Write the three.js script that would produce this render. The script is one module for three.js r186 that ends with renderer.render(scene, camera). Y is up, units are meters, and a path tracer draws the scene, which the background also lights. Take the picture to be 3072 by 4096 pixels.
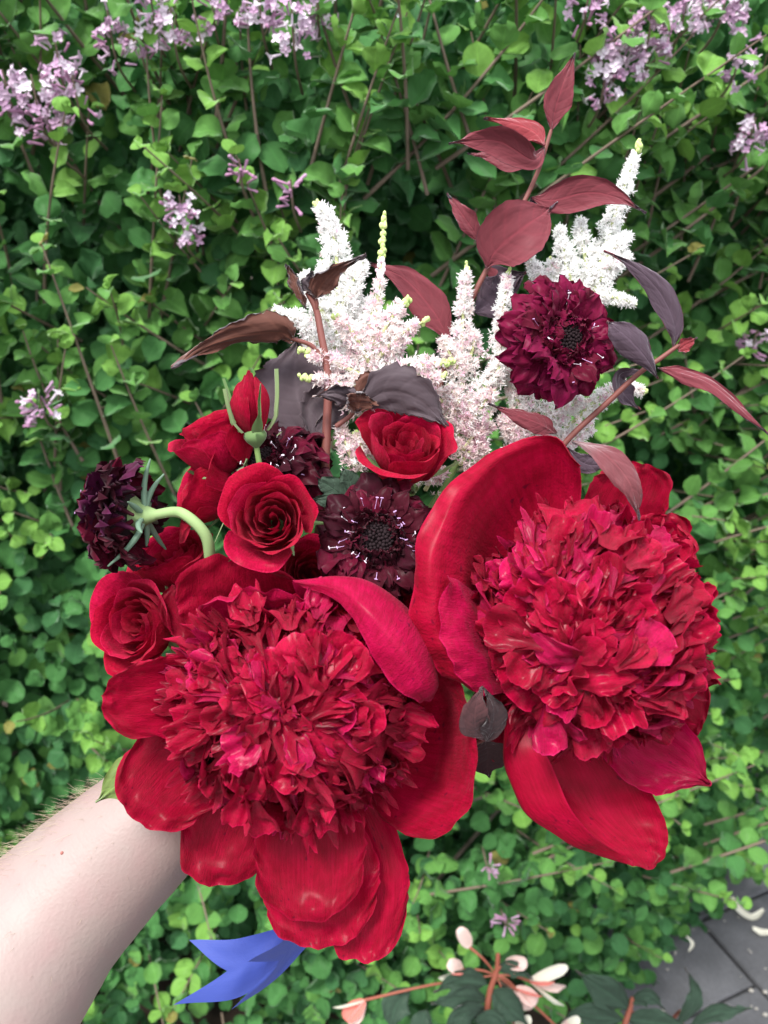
import * as THREE from 'three';
import { mergeGeometries } from 'three/addons/utils/BufferGeometryUtils.js';
import { ImprovedNoise } from 'three/addons/math/ImprovedNoise.js';

// ---------------------------------------------------------------- camera, sky, sun, exposure
const V = (x = 0, y = 0, z = 0) => new THREE.Vector3(x, y, z);
const scene = new THREE.Scene();
const W = 3072, H = 4096, FOC = 3410, PITCH = 25 * Math.PI / 180, EYE = V(0, 1.5, 0);
const camera = new THREE.PerspectiveCamera(2 * Math.atan(H / 2 / FOC) * 180 / Math.PI, W / H, 0.02, 400);
camera.position.copy(EYE);
camera.rotation.x = -PITCH;
camera.updateMatrixWorld(true);
camera.focus = 0.44;
camera.userData.fStop = 11;

const SUN_DIR = V(-0.30, 0.87, 0.38).normalize();
{ // a bright, hazy sky: brightest overhead, an even band at the horizon
  const w = 64, h = 32, d = new Float32Array(w * h * 4);
  for (let j = 0; j < h; j++) for (let i = 0; i < w; i++) {
    const el = ((j + 0.5) / h - 0.5) * Math.PI, s = Math.max(0, Math.sin(el));
    const L = 1.55 * (1 + 1.6 * s) / 2.6, k = (j * w + i) * 4;
    d[k] = L * 0.95; d[k + 1] = L * 0.99; d[k + 2] = L * 1.06; d[k + 3] = 1;
  }
  const t = new THREE.DataTexture(d, w, h, THREE.RGBAFormat, THREE.FloatType);
  t.mapping = THREE.EquirectangularReflectionMapping;
  t.magFilter = THREE.LinearFilter; t.minFilter = THREE.LinearFilter; t.needsUpdate = true;
  scene.background = t; scene.environment = t;
}
const sun = new THREE.DirectionalLight(new THREE.Color(1, 0.965, 0.91), 2.8);
sun.position.copy(SUN_DIR).multiplyScalar(6).add(V(0, 1, -0.6));
sun.target.position.set(0, 1, -0.6);
sun.castShadow = true; sun.shadow.radius = 30; sun.shadow.mapSize.set(2048, 2048);
Object.assign(sun.shadow.camera, { left: -2.5, right: 2.5, top: 2.5, bottom: -2.5, near: 0.5, far: 12 });
scene.add(sun, sun.target);
const renderer = new THREE.WebGLRenderer({ antialias: true });
renderer.toneMapping = THREE.LinearToneMapping;
renderer.toneMappingExposure = 1.9;
renderer.shadowMap.enabled = true;

// ---------------------------------------------------------------- helpers
const RIGHT = V(1, 0, 0).applyQuaternion(camera.quaternion), UPV = V(0, 1, 0).applyQuaternion(camera.quaternion), BACK = V(0, 0, 1).applyQuaternion(camera.quaternion);
// a place in the room from where it is seen (photo pixel) and how far away it is (metres)
const C = (px, py, d) => EYE.clone().addScaledVector(RIGHT, (px - W / 2) / FOC * d).addScaledVector(UPV, (H / 2 - py) / FOC * d).addScaledVector(BACK, -d);
const dirC = (x, y, z) => V().addScaledVector(RIGHT, x).addScaledVector(UPV, y).addScaledVector(BACK, z).normalize();
const project = (p) => { const q = p.clone().sub(EYE), d = -q.dot(BACK); return [W / 2 + q.dot(RIGHT) / d * FOC, H / 2 - q.dot(UPV) / d * FOC, d]; };
const clamp = (x, a = 0, b = 1) => Math.min(b, Math.max(a, x));
const lerp = (a, b, t) => a + (b - a) * t;
const smooth = (a, b, x) => { const t = clamp((x - a) / (b - a)); return t * t * (3 - 2 * t); };
const DEG = Math.PI / 180;
function rng(seed) { let s = seed >>> 0; const f = () => { s = (s + 0x6D2B79F5) | 0; let t = Math.imul(s ^ (s >>> 15), 1 | s); t = (t + Math.imul(t ^ (t >>> 7), 61 | t)) ^ t; return ((t ^ (t >>> 14)) >>> 0) / 4294967296; };
  f.r = (a, b) => a + (b - a) * f(); f.s = (a = 1) => (f() * 2 - 1) * a; f.g = () => (f() + f() + f() + f() - 2); f.pick = (a) => a[Math.floor(f() * a.length)]; f.int = (a, b) => Math.floor(f.r(a, b + 1)); return f; }
const perlin = new ImprovedNoise();
const noise = (x, y = 0, z = 0) => perlin.noise(x + 17.3, y + 5.7, z + 31.1);
function frame(axis, face) { // y = axis, z = face
  const y = axis.clone().normalize(), z = face.clone().addScaledVector(y, -face.dot(y));
  if (z.lengthSq() < 1e-8) z.set(0.3, 0.2, 0.9).addScaledVector(y, -V(0.3, 0.2, 0.9).dot(y));
  z.normalize();
  return new THREE.Matrix4().makeBasis(V().crossVectors(y, z), y, z);
}
const placed = (pos, axis, face, s = 1, sx = s, sz = s) => frame(axis, face).scale(V(sx, s, sz)).setPosition(pos);

// a grid sheet: f(u, v) -> Vector3, u across 0..1, v along 0..1
function sheet(nu, nv, f, uvf) {
  const p = [], uv = [], idx = [];
  for (let j = 0; j <= nv; j++) for (let i = 0; i <= nu; i++) {
    const u = i / nu, v = j / nv, q = f(u, v); p.push(q.x, q.y, q.z);
    const t = uvf ? uvf(u, v) : [u, v]; uv.push(t[0], t[1]);
  }
  for (let j = 0; j < nv; j++) for (let i = 0; i < nu; i++) {
    const a = j * (nu + 1) + i, b = a + 1, c = a + nu + 1, d = c + 1;
    if ((i + j) & 1) idx.push(a, b, d, a, d, c); else idx.push(a, b, c, b, d, c);
  }
  const g = new THREE.BufferGeometry();
  g.setAttribute('position', new THREE.Float32BufferAttribute(p, 3));
  g.setAttribute('uv', new THREE.Float32BufferAttribute(uv, 2));
  g.setIndex(idx); g.computeVertexNormals();
  return g;
}
// a tapered tube along points with radii; closed round ends
function tube(pts, radii, sides = 7, steps = 0, uvLen = 0.05) {
  const curve = new THREE.CatmullRomCurve3(pts), n = steps || Math.max(2, (pts.length - 1) * 4);
  const rad = (t) => { if (typeof radii === 'number') return radii; const x = t * (radii.length - 1), i = Math.min(radii.length - 2, Math.floor(x)); return lerp(radii[i], radii[i + 1], x - i); };
  const P = [], T = []; for (let i = 0; i <= n; i++) { P.push(curve.getPoint(i / n)); }
  for (let i = 0; i <= n; i++) T.push(P[Math.min(n, i + 1)].clone().sub(P[Math.max(0, i - 1)]).normalize());
  let N = V(0.31, 0.2, 0.93); N.addScaledVector(T[0], -N.dot(T[0])).normalize();
  const pos = [], nor = [], uv = [], idx = []; let len = 0;
  const ring = (c, r, t, nn, extra, v) => { const B = V().crossVectors(t, nn); for (let k = 0; k <= sides; k++) { const a = k / sides * Math.PI * 2, e = nn.clone().multiplyScalar(Math.cos(a)).addScaledVector(B, Math.sin(a)); pos.push(c.x + e.x * r, c.y + e.y * r, c.z + e.z * r); const q = e.addScaledVector(t, extra).normalize(); nor.push(q.x, q.y, q.z); uv.push(k / sides, v); } };
  for (let i = 0; i <= n; i++) {
    if (i) { len += P[i].distanceTo(P[i - 1]); N.addScaledVector(T[i], -N.dot(T[i])).normalize(); }
    const r = rad(i / n);
    if (i === 0) ring(P[0].clone().addScaledVector(T[0], -r * 0.5), r * 0.05, T[0], N, -9, 0);
    ring(P[i], r, T[i], N, 0, len / uvLen);
    if (i === n) ring(P[n].clone().addScaledVector(T[n], r * 0.5), r * 0.05, T[n], N, 9, len / uvLen);
  }
  for (let i = 0; i < n + 2; i++) for (let k = 0; k < sides; k++) { const a = i * (sides + 1) + k, b = a + 1, c = a + sides + 1, d = c + 1; idx.push(a, b, c, b, d, c); }
  const g = new THREE.BufferGeometry();
  g.setAttribute('position', new THREE.Float32BufferAttribute(pos, 3)); g.setAttribute('normal', new THREE.Float32BufferAttribute(nor, 3)); g.setAttribute('uv', new THREE.Float32BufferAttribute(uv, 2)); g.setIndex(idx);
  return g;
}
// one petal or leaf through stations [px, py, cm towards the viewer, half width px, curl deg, roll deg] seen at depth d
// curl > 0: the sides come forward; roll turns the blade about its own axis
function loft(d, st, o = {}) {
  const { nu = 12, nv = 18, ruffle = 0, freq = 5, seed = 1, tip = 0.3, base = 0.12, notch = 0, rag = 0, ref = BACK, crumple = 0, point = 0, saw = 0, teeth = 14, sawIn = 10 } = o;
  const P = st.map((s) => C(s[0], s[1], d - s[2] / 100)), curve = new THREE.CatmullRomCurve3(P, false, 'catmullrom', 0.5), n = st.length - 1;
  const at = (t, k) => { const x = clamp(t) * n, i = Math.min(n - 1, Math.floor(x)), f = x - i, a = st[Math.max(0, i - 1)][k] ?? 0, b = st[i][k] ?? 0, c = st[i + 1][k] ?? 0, e = st[Math.min(n, i + 2)][k] ?? 0; return 0.5 * (2 * b + (c - a) * f + (2 * a - 5 * b + 4 * c - e) * f * f + (3 * b - a - 3 * c + e) * f * f * f); };
  const ends = (t) => { let w = 1; if (base > 0 && t < base) w *= Math.sqrt(Math.max(0.02, 1 - ((base - t) / base) ** 2)); if (tip > 0 && t > 1 - tip) { const q = (t - 1 + tip) / tip; w *= point ? Math.max(0.015, Math.pow(1 - q, 0.62 + 0.5 * point) * (1 + 0.35 * q)) : lerp(1, 0.95, q); } return w; };
  return sheet(nu, nv, (u, v0) => {
    const v = v0 < 0.5 ? v0 * (0.6 + 0.8 * v0) : 1 - (1 - v0) * (0.6 + 0.8 * (1 - v0)); // finer stations at both ends
    const k = u * 2 - 1;
    let t = v; t = clamp(t - notch * smooth(0.75, 1, v) * (1 - Math.min(1, Math.abs(k) * 3)) * 0.5);
    if (!point) t = clamp(t - tip * 0.95 * smooth(0.25, 1, v) * (1 - Math.sqrt(1 - 0.97 * k * k)) - tip * 0.10 * smooth(0.6, 1, v) * noise(k * 3.2 + seed * 3.7, seed * 1.3));
    if (rag) t = clamp(t - rag * smooth(0.55, 1, v) * (0.5 + 0.5 * noise(k * 9 + seed * 3, seed)) * 0.5);
    const c = curve.getPoint(t), T = curve.getTangent(clamp(t, 0.001, 0.999)).normalize();
    const N = ref.clone().addScaledVector(T, -ref.dot(T)).normalize(), S = V().crossVectors(T, N);
    const roll = at(t, 5) * DEG, curl = at(t, 4) * DEG, dd = d - at(t, 2) / 100;
    const S2 = S.clone().multiplyScalar(Math.cos(roll)).addScaledVector(N, Math.sin(roll)), N2 = N.clone().multiplyScalar(Math.cos(roll)).addScaledVector(S, -Math.sin(roll));
    const w = Math.max(0.0002, at(t, 3) / FOC * dd) * ends(v) * (saw ? 1 - saw * Math.pow(Math.abs(k), sawIn) * (1 - 0.65 * ((v * teeth) % 1) - 0.35 * ((v * teeth * 2.7 + seed) % 1)) : 1);
    let x = w * k, h = 0; if (Math.abs(curl) > 0.02) { x = w * Math.sin(curl * k) / curl; h = w * (1 - Math.cos(curl * k)) / curl; }
    const edge = Math.max(Math.pow(Math.abs(k), 3), smooth(0.72, 1, v));
    const rf = ruffle * edge * noise(k * freq * 0.6 + seed * 7.1, v * freq + seed * 3.3, seed) * 2 + crumple * noise(k * 3 + seed * 5, v * 4 + seed, 4.4);
    const sf = ruffle * 0.6 * edge * noise(v * freq * 1.7 + seed * 2.2, k * 2.1, seed + 9) * Math.sign(k);
    return c.addScaledVector(S2, x + sf).addScaledVector(N2, h + rf);
  });
}
// a petal through a net of control points [px, py, cm towards the viewer]; rows run along one side, columns across
function patch(d, rows, { nu = 26, nv = 34, ruffle = 0, seed = 1, crumple = 0.0015, edge = 1, swap = true } = {}) {
  const P = rows.map((r) => r.map(([x, y, z]) => C(x, y, d - z / 100))), n = P.length - 1, m = P[0].length - 1;
  const cr = (a, b, c, e, f) => V().addScaledVector(a, -0.5 * f + f * f - 0.5 * f ** 3).addScaledVector(b, 1 - 2.5 * f * f + 1.5 * f ** 3).addScaledVector(c, 0.5 * f + 2 * f * f - 1.5 * f ** 3).addScaledVector(e, -0.5 * f * f + 0.5 * f ** 3);
  const along = (A, t) => { const k = A.length - 1, x = clamp(t) * k, i = Math.min(k - 1, Math.floor(x)); return cr(A[Math.max(0, i - 1)], A[i], A[i + 1], A[Math.min(k, i + 2)], x - i); };
  const g = sheet(nu, nv, (u, v) => along(P.map((r) => along(r, u)), v), swap ? (u, v) => [v, u] : undefined), a = g.attributes.position, nn = g.attributes.normal.clone();
  for (let i = 0; i < a.count; i++) { const u = (i % (nu + 1)) / nu, v = Math.floor(i / (nu + 1)) / nv, e = edge * Math.max(smooth(0.55, 1, u), 0.5 * smooth(0.8, 1, Math.abs(v * 2 - 1))), q = crumple * noise(u * 4 + seed * 5, v * 7 + seed, 4.4) + ruffle * e * 2 * noise(u * 3 + seed, v * 11 + seed * 2, 1.7); a.setXYZ(i, a.getX(i) + nn.getX(i) * q, a.getY(i) + nn.getY(i) * q, a.getZ(i) + nn.getZ(i) * q); }
  g.computeVertexNormals(); return g;
}
function pixelTexture(w, h, f, srgb = true) {
  const d = new Uint8Array(w * h * 4);
  for (let j = 0; j < h; j++) for (let i = 0; i < w; i++) { const c = f((i + 0.5) / w, (j + 0.5) / h), k = (j * w + i) * 4; for (let q = 0; q < 3; q++) d[k + q] = clamp(Math.round((Array.isArray(c) ? c[q] : c) * 255), 0, 255); d[k + 3] = 255; }
  const t = new THREE.DataTexture(d, w, h, THREE.RGBAFormat); t.magFilter = THREE.LinearFilter; t.minFilter = THREE.LinearFilter; t.wrapS = t.wrapT = THREE.RepeatWrapping; t.colorSpace = srgb ? THREE.SRGBColorSpace : THREE.NoColorSpace; t.needsUpdate = true; return t;
}
const lin = (r, g, b) => new THREE.Color().setRGB(r, g, b);
const std = (color, roughness, o = {}) => new THREE.MeshPhysicalMaterial({ color, roughness, side: THREE.DoubleSide, ...o });

const taken = {};
const numbered = (name) => { const n = taken[name] = (taken[name] ?? -1) + 1; return n ? `${name}_${String(n).padStart(3, '0')}` : name; };
function thing(name, label, category, pos, group) {
  const o = new THREE.Group(); o.name = numbered(name); o.position.copy(pos ?? V()); o.userData = { label, category }; if (group) o.userData.group = group; scene.add(o); o.updateMatrixWorld(true); return o;
}
function structure(name, geo, mat) { const m = new THREE.Mesh(geo, mat); m.name = name; m.userData.kind = 'structure'; m.castShadow = m.receiveShadow = true; scene.add(m); return m; }
// a part in world space: its geometry is moved into the thing's own axes
function part(parent, name, geo, mat, o = {}) {
  const off = V().setFromMatrixPosition(parent.matrixWorld);
  const m = new THREE.Mesh(geo.clone().translate(-off.x, -off.y, -off.z), mat); m.name = name; m.castShadow = m.receiveShadow = true; Object.assign(m.userData, o); parent.add(m); m.updateMatrixWorld(true); return m;
}
// a part that shares a geometry, placed by a world matrix
function put(parent, name, geo, mat, matrix, o = {}) {
  const m = new THREE.Mesh(geo, mat); m.name = name; m.castShadow = m.receiveShadow = true; Object.assign(m.userData, o);
  new THREE.Matrix4().copy(parent.matrixWorld).invert().multiply(matrix).decompose(m.position, m.quaternion, m.scale);
  parent.add(m); m.updateMatrixWorld(true); return m;
}
const at = (g, m) => g.clone().applyMatrix4(m);

// ---------------------------------------------------------------- ground, paving
const soilTex = pixelTexture(256, 256, (u, v) => { const n = noise(u * 24, v * 24) * 0.5 + noise(u * 70, v * 70, 3) * 0.5; const s = 0.5 + 0.5 * n; return [0.30 * s + 0.08, 0.25 * s + 0.06, 0.2 * s + 0.05]; });
soilTex.repeat.set(60, 60);
const soil = std(lin(1, 1, 1), 0.95, { map: soilTex });
structure('ground', new THREE.PlaneGeometry(120, 120).rotateX(-Math.PI / 2), soil);
{
  const tex = pixelTexture(256, 256, (u, v) => { const n = 0.5 + 0.25 * noise(u * 8, v * 8, 1) + 0.22 * noise(u * 40, v * 40, 2) + 0.3 * noise(u * 120, v * 120, 5); const c = 0.27 + 0.10 * n + 0.05 * noise(u * 3, v * 3, 6); return [c, c * 1.0, c * 1.04]; });
  const bump = pixelTexture(256, 256, (u, v) => 0.5 + 0.3 * noise(u * 60, v * 60, 2) + 0.3 * noise(u * 120, v * 120, 8), false);
  const mm = [0.9, 1, 1.12].map((k) => std(lin(k, k, k), 0.9, { map: tex, bumpMap: bump, bumpScale: 0.0012 }));
  const path = new THREE.Group(); path.name = 'pavement'; path.userData.kind = 'structure'; scene.add(path);
  const a = 0.30, t = 0.04, gap = 0.006, turn = 0.405, r = rng(5);
  const tile = (() => { const s = a - gap, sh = new THREE.Shape(); const h = s / 2; sh.moveTo(-h, -h); sh.lineTo(h, -h); sh.lineTo(h, h); sh.lineTo(-h, h); sh.closePath(); const g = new THREE.ExtrudeGeometry(sh, { depth: t - 0.006, bevelEnabled: true, bevelThickness: 0.003, bevelSize: 0.003, bevelOffset: -0.003, bevelSegments: 1 }); g.rotateX(-Math.PI / 2); const p = g.attributes.position, uv = []; for (let i = 0; i < p.count; i++) uv.push(p.getX(i) * 3.3, p.getZ(i) * 3.3); g.setAttribute('uv', new THREE.Float32BufferAttribute(uv, 2)); return g; })();
  for (let i = -6; i <= 9; i++) for (let j = -7; j <= 9; j++) {
    const lx = (i + 0.5) * a, lz = (j + 0.5 * (i & 1)) * a + 0.1, x = 0.651 + lx * Math.cos(turn) + lz * Math.sin(turn), z = -1.155 - lx * Math.sin(turn) + lz * Math.cos(turn);
    const foot = -(0.95 + 0.6 * Math.max(0, x) ** 2);
    if (z < foot - 0.3 && x < 1.3 || x > 2.6 || z > 0.9 || z < -2.6 || x < -1.6) continue;
    if (x < 0.30 && z < -0.72) continue;
    const m = new THREE.Mesh(tile, r.pick(mm)); m.name = numbered('paver'); m.castShadow = m.receiveShadow = true;
    m.position.set(x, 0.0 + r.s(0.0015), z); m.rotation.y = turn + (r() < 0.5 ? 0 : Math.PI / 2); m.rotation.x = r.s(0.004); path.add(m);
  }
}

// ---------------------------------------------------------------- lilac hedge
const veins = (pairs, dark, light, slope = 0.35) => pixelTexture(128, 128, (u, v) => {
  const k = Math.abs(u - 0.5) * 2, mid = Math.exp(-((k / 0.05) ** 2)), s = (v - k * slope - 0.08 * k * k) * pairs, side = Math.exp(-(((((s % 1) + 1) % 1 - 0.5) / 0.1) ** 2)) * (1 - mid);
  const n = 0.5 + 0.5 * (0.6 * noise(u * 7, v * 7, 2) + 0.4 * noise(u * 30, v * 30, 3)), q = clamp(n * 0.5 + 0.55 * mid + 0.22 * side);
  return dark.map((c, i) => lerp(c, light[i], q));
});
const leafTex = veins(6, [0.82, 0.84, 0.80], [1, 1, 0.95]);
// leaf shades, young to old
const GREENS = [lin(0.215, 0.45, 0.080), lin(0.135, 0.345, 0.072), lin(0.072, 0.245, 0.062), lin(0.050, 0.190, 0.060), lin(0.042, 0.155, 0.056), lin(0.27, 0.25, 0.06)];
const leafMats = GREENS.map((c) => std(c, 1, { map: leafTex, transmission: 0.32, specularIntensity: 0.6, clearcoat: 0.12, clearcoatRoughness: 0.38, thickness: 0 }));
function ovate(seed, { len = 1, wid = 0.42, fold = 0.25, droop = 0.3, wave = 0.06, nu = 6, nv = 7 } = {}) {
  const r = rng(seed), s = r.r(0, 50);
  return sheet(nu, nv, (u, v) => {
    const k = u * 2 - 1, w = wid * (0.62 * Math.pow(Math.max(0, Math.sin(Math.PI * Math.pow(v, 0.8) * 0.99 + 0.01)), 0.62) + 0.38 * Math.sqrt(Math.max(0.0004, 1 - (2 * v - 0.96) ** 2))) * (1 - 0.35 * smooth(0.85, 1, v));
    const a = droop * v, y = len * (Math.abs(droop) > 0.01 ? Math.sin(a) / droop : v), z0 = -len * (Math.abs(droop) > 0.01 ? (1 - Math.cos(a)) / droop : 0);
    const x = w * k, z = z0 + fold * Math.abs(k) ** 1.5 * w + wave * noise(k * 1.6 + s, v * 3.2 + s) * 1.4 * (0.3 + Math.abs(k));
    return V(x, y, z);
  });
}
const LEAVES = [0, 1, 2, 3, 4, 5, 6, 7].map((i) => ovate(i + 11, { wid: [0.46, 0.50, 0.42, 0.48][i % 4], fold: [0.15, 0.4, 0.7, -0.25, 0.3, 0.5, 0.1, 0.95][i], droop: [0.4, 0.8, 0.3, 0.6, 1.1, -0.5, 0.2, 0.9][i], wave: [0.08, 0.16, 0.22, 0.12, 0.2, 0.17, 0.07, 0.26][i] }));
const hedgeZ = (x, y) => -(0.96 + 0.6 * Math.max(0, x) ** 2 + 0.09 * noise(x * 2.3, y * 2.3) + 0.05 * noise(x * 6, y * 6, 4) + 0.55 * Math.max(0, y - 1.5) ** 1.2 - 0.13 * smooth(0.75, 0.1, y) * (1 - smooth(0.36, 0.66, x)));
const HED = thing('lilac_hedge', 'dense green lilac hedge with small rounded leaves behind the bouquet', 'hedge', V(0, 0, -1.1));
const bark = std(lin(0.13, 0.105, 0.085), 0.9), youngBark = std(lin(0.17, 0.125, 0.092), 0.8);
const allLeaves = []; // {m, g, tone, size, own}
{
  const r = rng(77);
  const addLeaf = (pos, axis, face, size, tone, own = 0) => allLeaves.push({ m: placed(pos, axis, face, size, size * r.r(0.85, 1.12)), g: Math.floor(r() * LEAVES.length), tone, size, pos, face: frame(axis, face).elements.slice(8, 11), own });
  const outward = (x) => V(-1.2 * Math.max(0, x), 0, 1).normalize();
  // the mass of the hedge
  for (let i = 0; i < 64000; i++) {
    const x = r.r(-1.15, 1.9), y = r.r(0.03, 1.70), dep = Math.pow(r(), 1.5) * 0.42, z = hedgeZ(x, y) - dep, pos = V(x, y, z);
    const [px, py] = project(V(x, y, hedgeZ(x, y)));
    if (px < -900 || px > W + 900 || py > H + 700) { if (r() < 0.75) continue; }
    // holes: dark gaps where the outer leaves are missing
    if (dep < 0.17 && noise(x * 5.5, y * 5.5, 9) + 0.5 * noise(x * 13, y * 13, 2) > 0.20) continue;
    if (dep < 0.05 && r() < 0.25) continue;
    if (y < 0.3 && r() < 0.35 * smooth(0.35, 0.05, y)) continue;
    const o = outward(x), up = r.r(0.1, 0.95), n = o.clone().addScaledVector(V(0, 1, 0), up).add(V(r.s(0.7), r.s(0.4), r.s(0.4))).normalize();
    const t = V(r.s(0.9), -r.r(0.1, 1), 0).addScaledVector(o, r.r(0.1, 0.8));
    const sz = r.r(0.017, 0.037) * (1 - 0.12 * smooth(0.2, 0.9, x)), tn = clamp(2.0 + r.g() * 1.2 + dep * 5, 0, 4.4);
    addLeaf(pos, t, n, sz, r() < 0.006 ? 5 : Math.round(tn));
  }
  for (let i = 0; i < 17000; i++) { // the far side of the hedge closes it
    const x = r.r(-1.5, 2.4), y = r.r(0.02, 1.62), pos = V(x, y, hedgeZ(x, y) - r.r(0.34, 0.55));
    addLeaf(pos, V(r.s(1), -r.r(0, 1), r.s(0.5)), V(r.s(0.5), r.s(0.6), 1), r.r(0.04, 0.055), 4);
  }
  // shoots: twigs that stand out of the mass, with pairs of leaves that get smaller and paler towards the tip
  const twigs = [];
  const shoot = (p0, dir, len, own) => {
    const n = Math.max(3, Math.round(len / 0.030)), pts = [], d = dir.clone().normalize(), bend = V(r.s(0.25), r.s(0.2) + 0.1, r.s(0.2)); let p = p0.clone();
    for (let i = 0; i <= n; i++) { pts.push(p.clone()); d.addScaledVector(bend, 1 / n).normalize(); p.addScaledVector(d, len / n); }
    twigs.push([pts, len]);
    const side0 = V().crossVectors(d, V(0.2, 1, 0.3)).normalize(); const o = outward(p0.x);
    for (let i = 1; i <= n; i++) {
      const t = i / n, T = pts[i].clone().sub(pts[i - 1]).normalize(), side = side0.clone().applyAxisAngle(T, i * 1.57 * 0.6 + r.s(0.4));
      for (const sg of [-1, 1]) {
        if (r() < 0.08) continue;
        const size = lerp(0.036, 0.017, Math.pow(t, 1.6)) * r.r(0.85, 1.12), ax = side.clone().multiplyScalar(sg).addScaledVector(T, r.r(0.4, 0.9) + t * 0.5).add(V(0, -0.25 * (1 - t), 0)).normalize();
        const nn = o.clone().multiplyScalar(r.r(0.2, 0.7)).addScaledVector(V(0, 1, 0), r.r(0.5, 1)).addScaledVector(T, 0.35).add(V(r.s(0.45), 0, r.s(0.35)));
        addLeaf(pts[i].clone().addScaledVector(ax, size * 0.14), ax, nn, size, t > 0.9 && r() < 0.06 ? 5 : clamp(Math.round(lerp(2.3, 0.0, Math.pow(t, 0.8)) + r.s(0.9)), 0, 3), 1);
      }
    }
  };
  for (let i = 0; i < 430; i++) {
    const x = r.r(-0.75, 1.35), y = Math.pow(r(), 0.62) * 1.66 + 0.02, z = hedgeZ(x, y) - 0.05, rt = smooth(-0.15, 0.5, x), top = smooth(1.05, 1.5, y), o = outward(x);
    const dir = V(lerp(r.s(0.7), r.r(0.5, 1.2), rt * (1 - 0.55 * top)), lerp(r.r(-0.15, 0.5), r.r(0.8, 1.3), top) * lerp(1, 0.75, rt), 0).addScaledVector(o, r.r(0.3, 0.8));
    shoot(V(x, y, z), dir, r.r(0.1, 0.22) * (0.8 + 0.45 * top), 1);
  }
  for (let i = 0; i < 70; i++) { // upright young shoots near the top
    const x = r.r(-0.7, 0.85), y = r.r(1.05, 1.5), z = hedgeZ(x, y) + 0.01;
    shoot(V(x, y, z), V(r.s(0.45), 1, r.r(0.05, 0.4)), r.r(0.14, 0.26), 1);
  }
  for (let i = 0; i < 70; i++) { // long arching twigs on the receding side
    const x = r.r(-0.1, 0.95), y = r.r(0.4, 1.5), z = hedgeZ(x, y) + 0.0;
    shoot(V(x, y, z), V(r.r(0.7, 1.1), r.r(0.25, 0.75), r.r(0.0, 0.35) - 0.5 * Math.max(0, x)), r.r(0.22, 0.4), 1);
  }
  // long bare twigs seen between the leaves, and woody stems inside
  const twigGeo = twigs.map(([pts, len]) => tube(pts, [0.0016 + len * 0.003, 0.0008], 5, pts.length * 2));
  const seenTwig = twigs.map(([pts], i) => [i, project(pts[pts.length - 1])]).filter(([, [px, py]]) => px > -60 && px < W + 60 && py > -60 && py < H).map(([i]) => i);
  const own = new Set(seenTwig.slice(0, 150));
  own.forEach((i) => part(HED, 'twig', twigGeo[i], youngBark));
  part(HED, 'fine_twigs', mergeGeometries(twigGeo.filter((_, i) => !own.has(i))), youngBark, { kind: 'stuff' });
  for (let i = 0; i < 70; i++) {
    const x = r.r(-0.9, 1.5), y = r.r(0.0, 1.1), z = hedgeZ(x, y) - r.r(0.16, 0.32), l = r.r(0.35, 0.8), p0 = V(x, y, z), lean = r.s(0.5) + 0.2;
    part(HED, 'branch', tube([p0, p0.clone().add(V(lean * l * 0.4, l * 0.5, r.s(0.05))), p0.clone().add(V(lean * l * 0.9 + r.s(0.06), l * 0.9, r.r(0, 0.14)))], [r.r(0.003, 0.006), 0.002], 6, 8), bark);
  }
}
{ // the 300 leaves that show largest are parts of their own, the rest is one mass for each shade
  const hidden = (px, py) => (Math.hypot((px - 1200) / 760, (py - 2850) / 820) < 1) || (Math.hypot((px - 2280) / 580, (py - 2500) / 760) < 1) || (Math.hypot((px - 1500) / 650, (py - 1700) / 520) < 1);
  for (const l of allLeaves) { const [px, py, d] = project(l.pos); const f = V(...l.face), sight = l.pos.clone().sub(EYE).normalize(); const front = l.pos.z - hedgeZ(l.pos.x, l.pos.y); l.score = px < 0 || py < 0 || px > W || py > H || hidden(px, py) ? 0 : Math.abs(f.dot(sight)) * (l.size / d) * (l.own || front > -0.015 ? 1 : 0); }
  const order = [...allLeaves].sort((a, b) => b.score - a.score), big = new Set(order.slice(0, 300));
  for (const l of big) put(HED, 'leaf', LEAVES[l.g], leafMats[l.tone], l.m);
  const inv = new THREE.Matrix4().copy(HED.matrixWorld).invert(), mm = new THREE.Matrix4();
  for (let g = 0; g < LEAVES.length; g++) for (let t = 0; t < leafMats.length; t++) {
    const set = allLeaves.filter((l) => l.g === g && l.tone === t && !big.has(l)); if (!set.length) continue;
    const im = new THREE.InstancedMesh(LEAVES[g], leafMats[t], set.length); im.name = 'foliage'; im.userData.kind = 'stuff'; im.castShadow = im.receiveShadow = true;
    set.forEach((l, i) => im.setMatrixAt(i, mm.multiplyMatrices(inv, l.m))); HED.add(im);
  }
}

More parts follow.
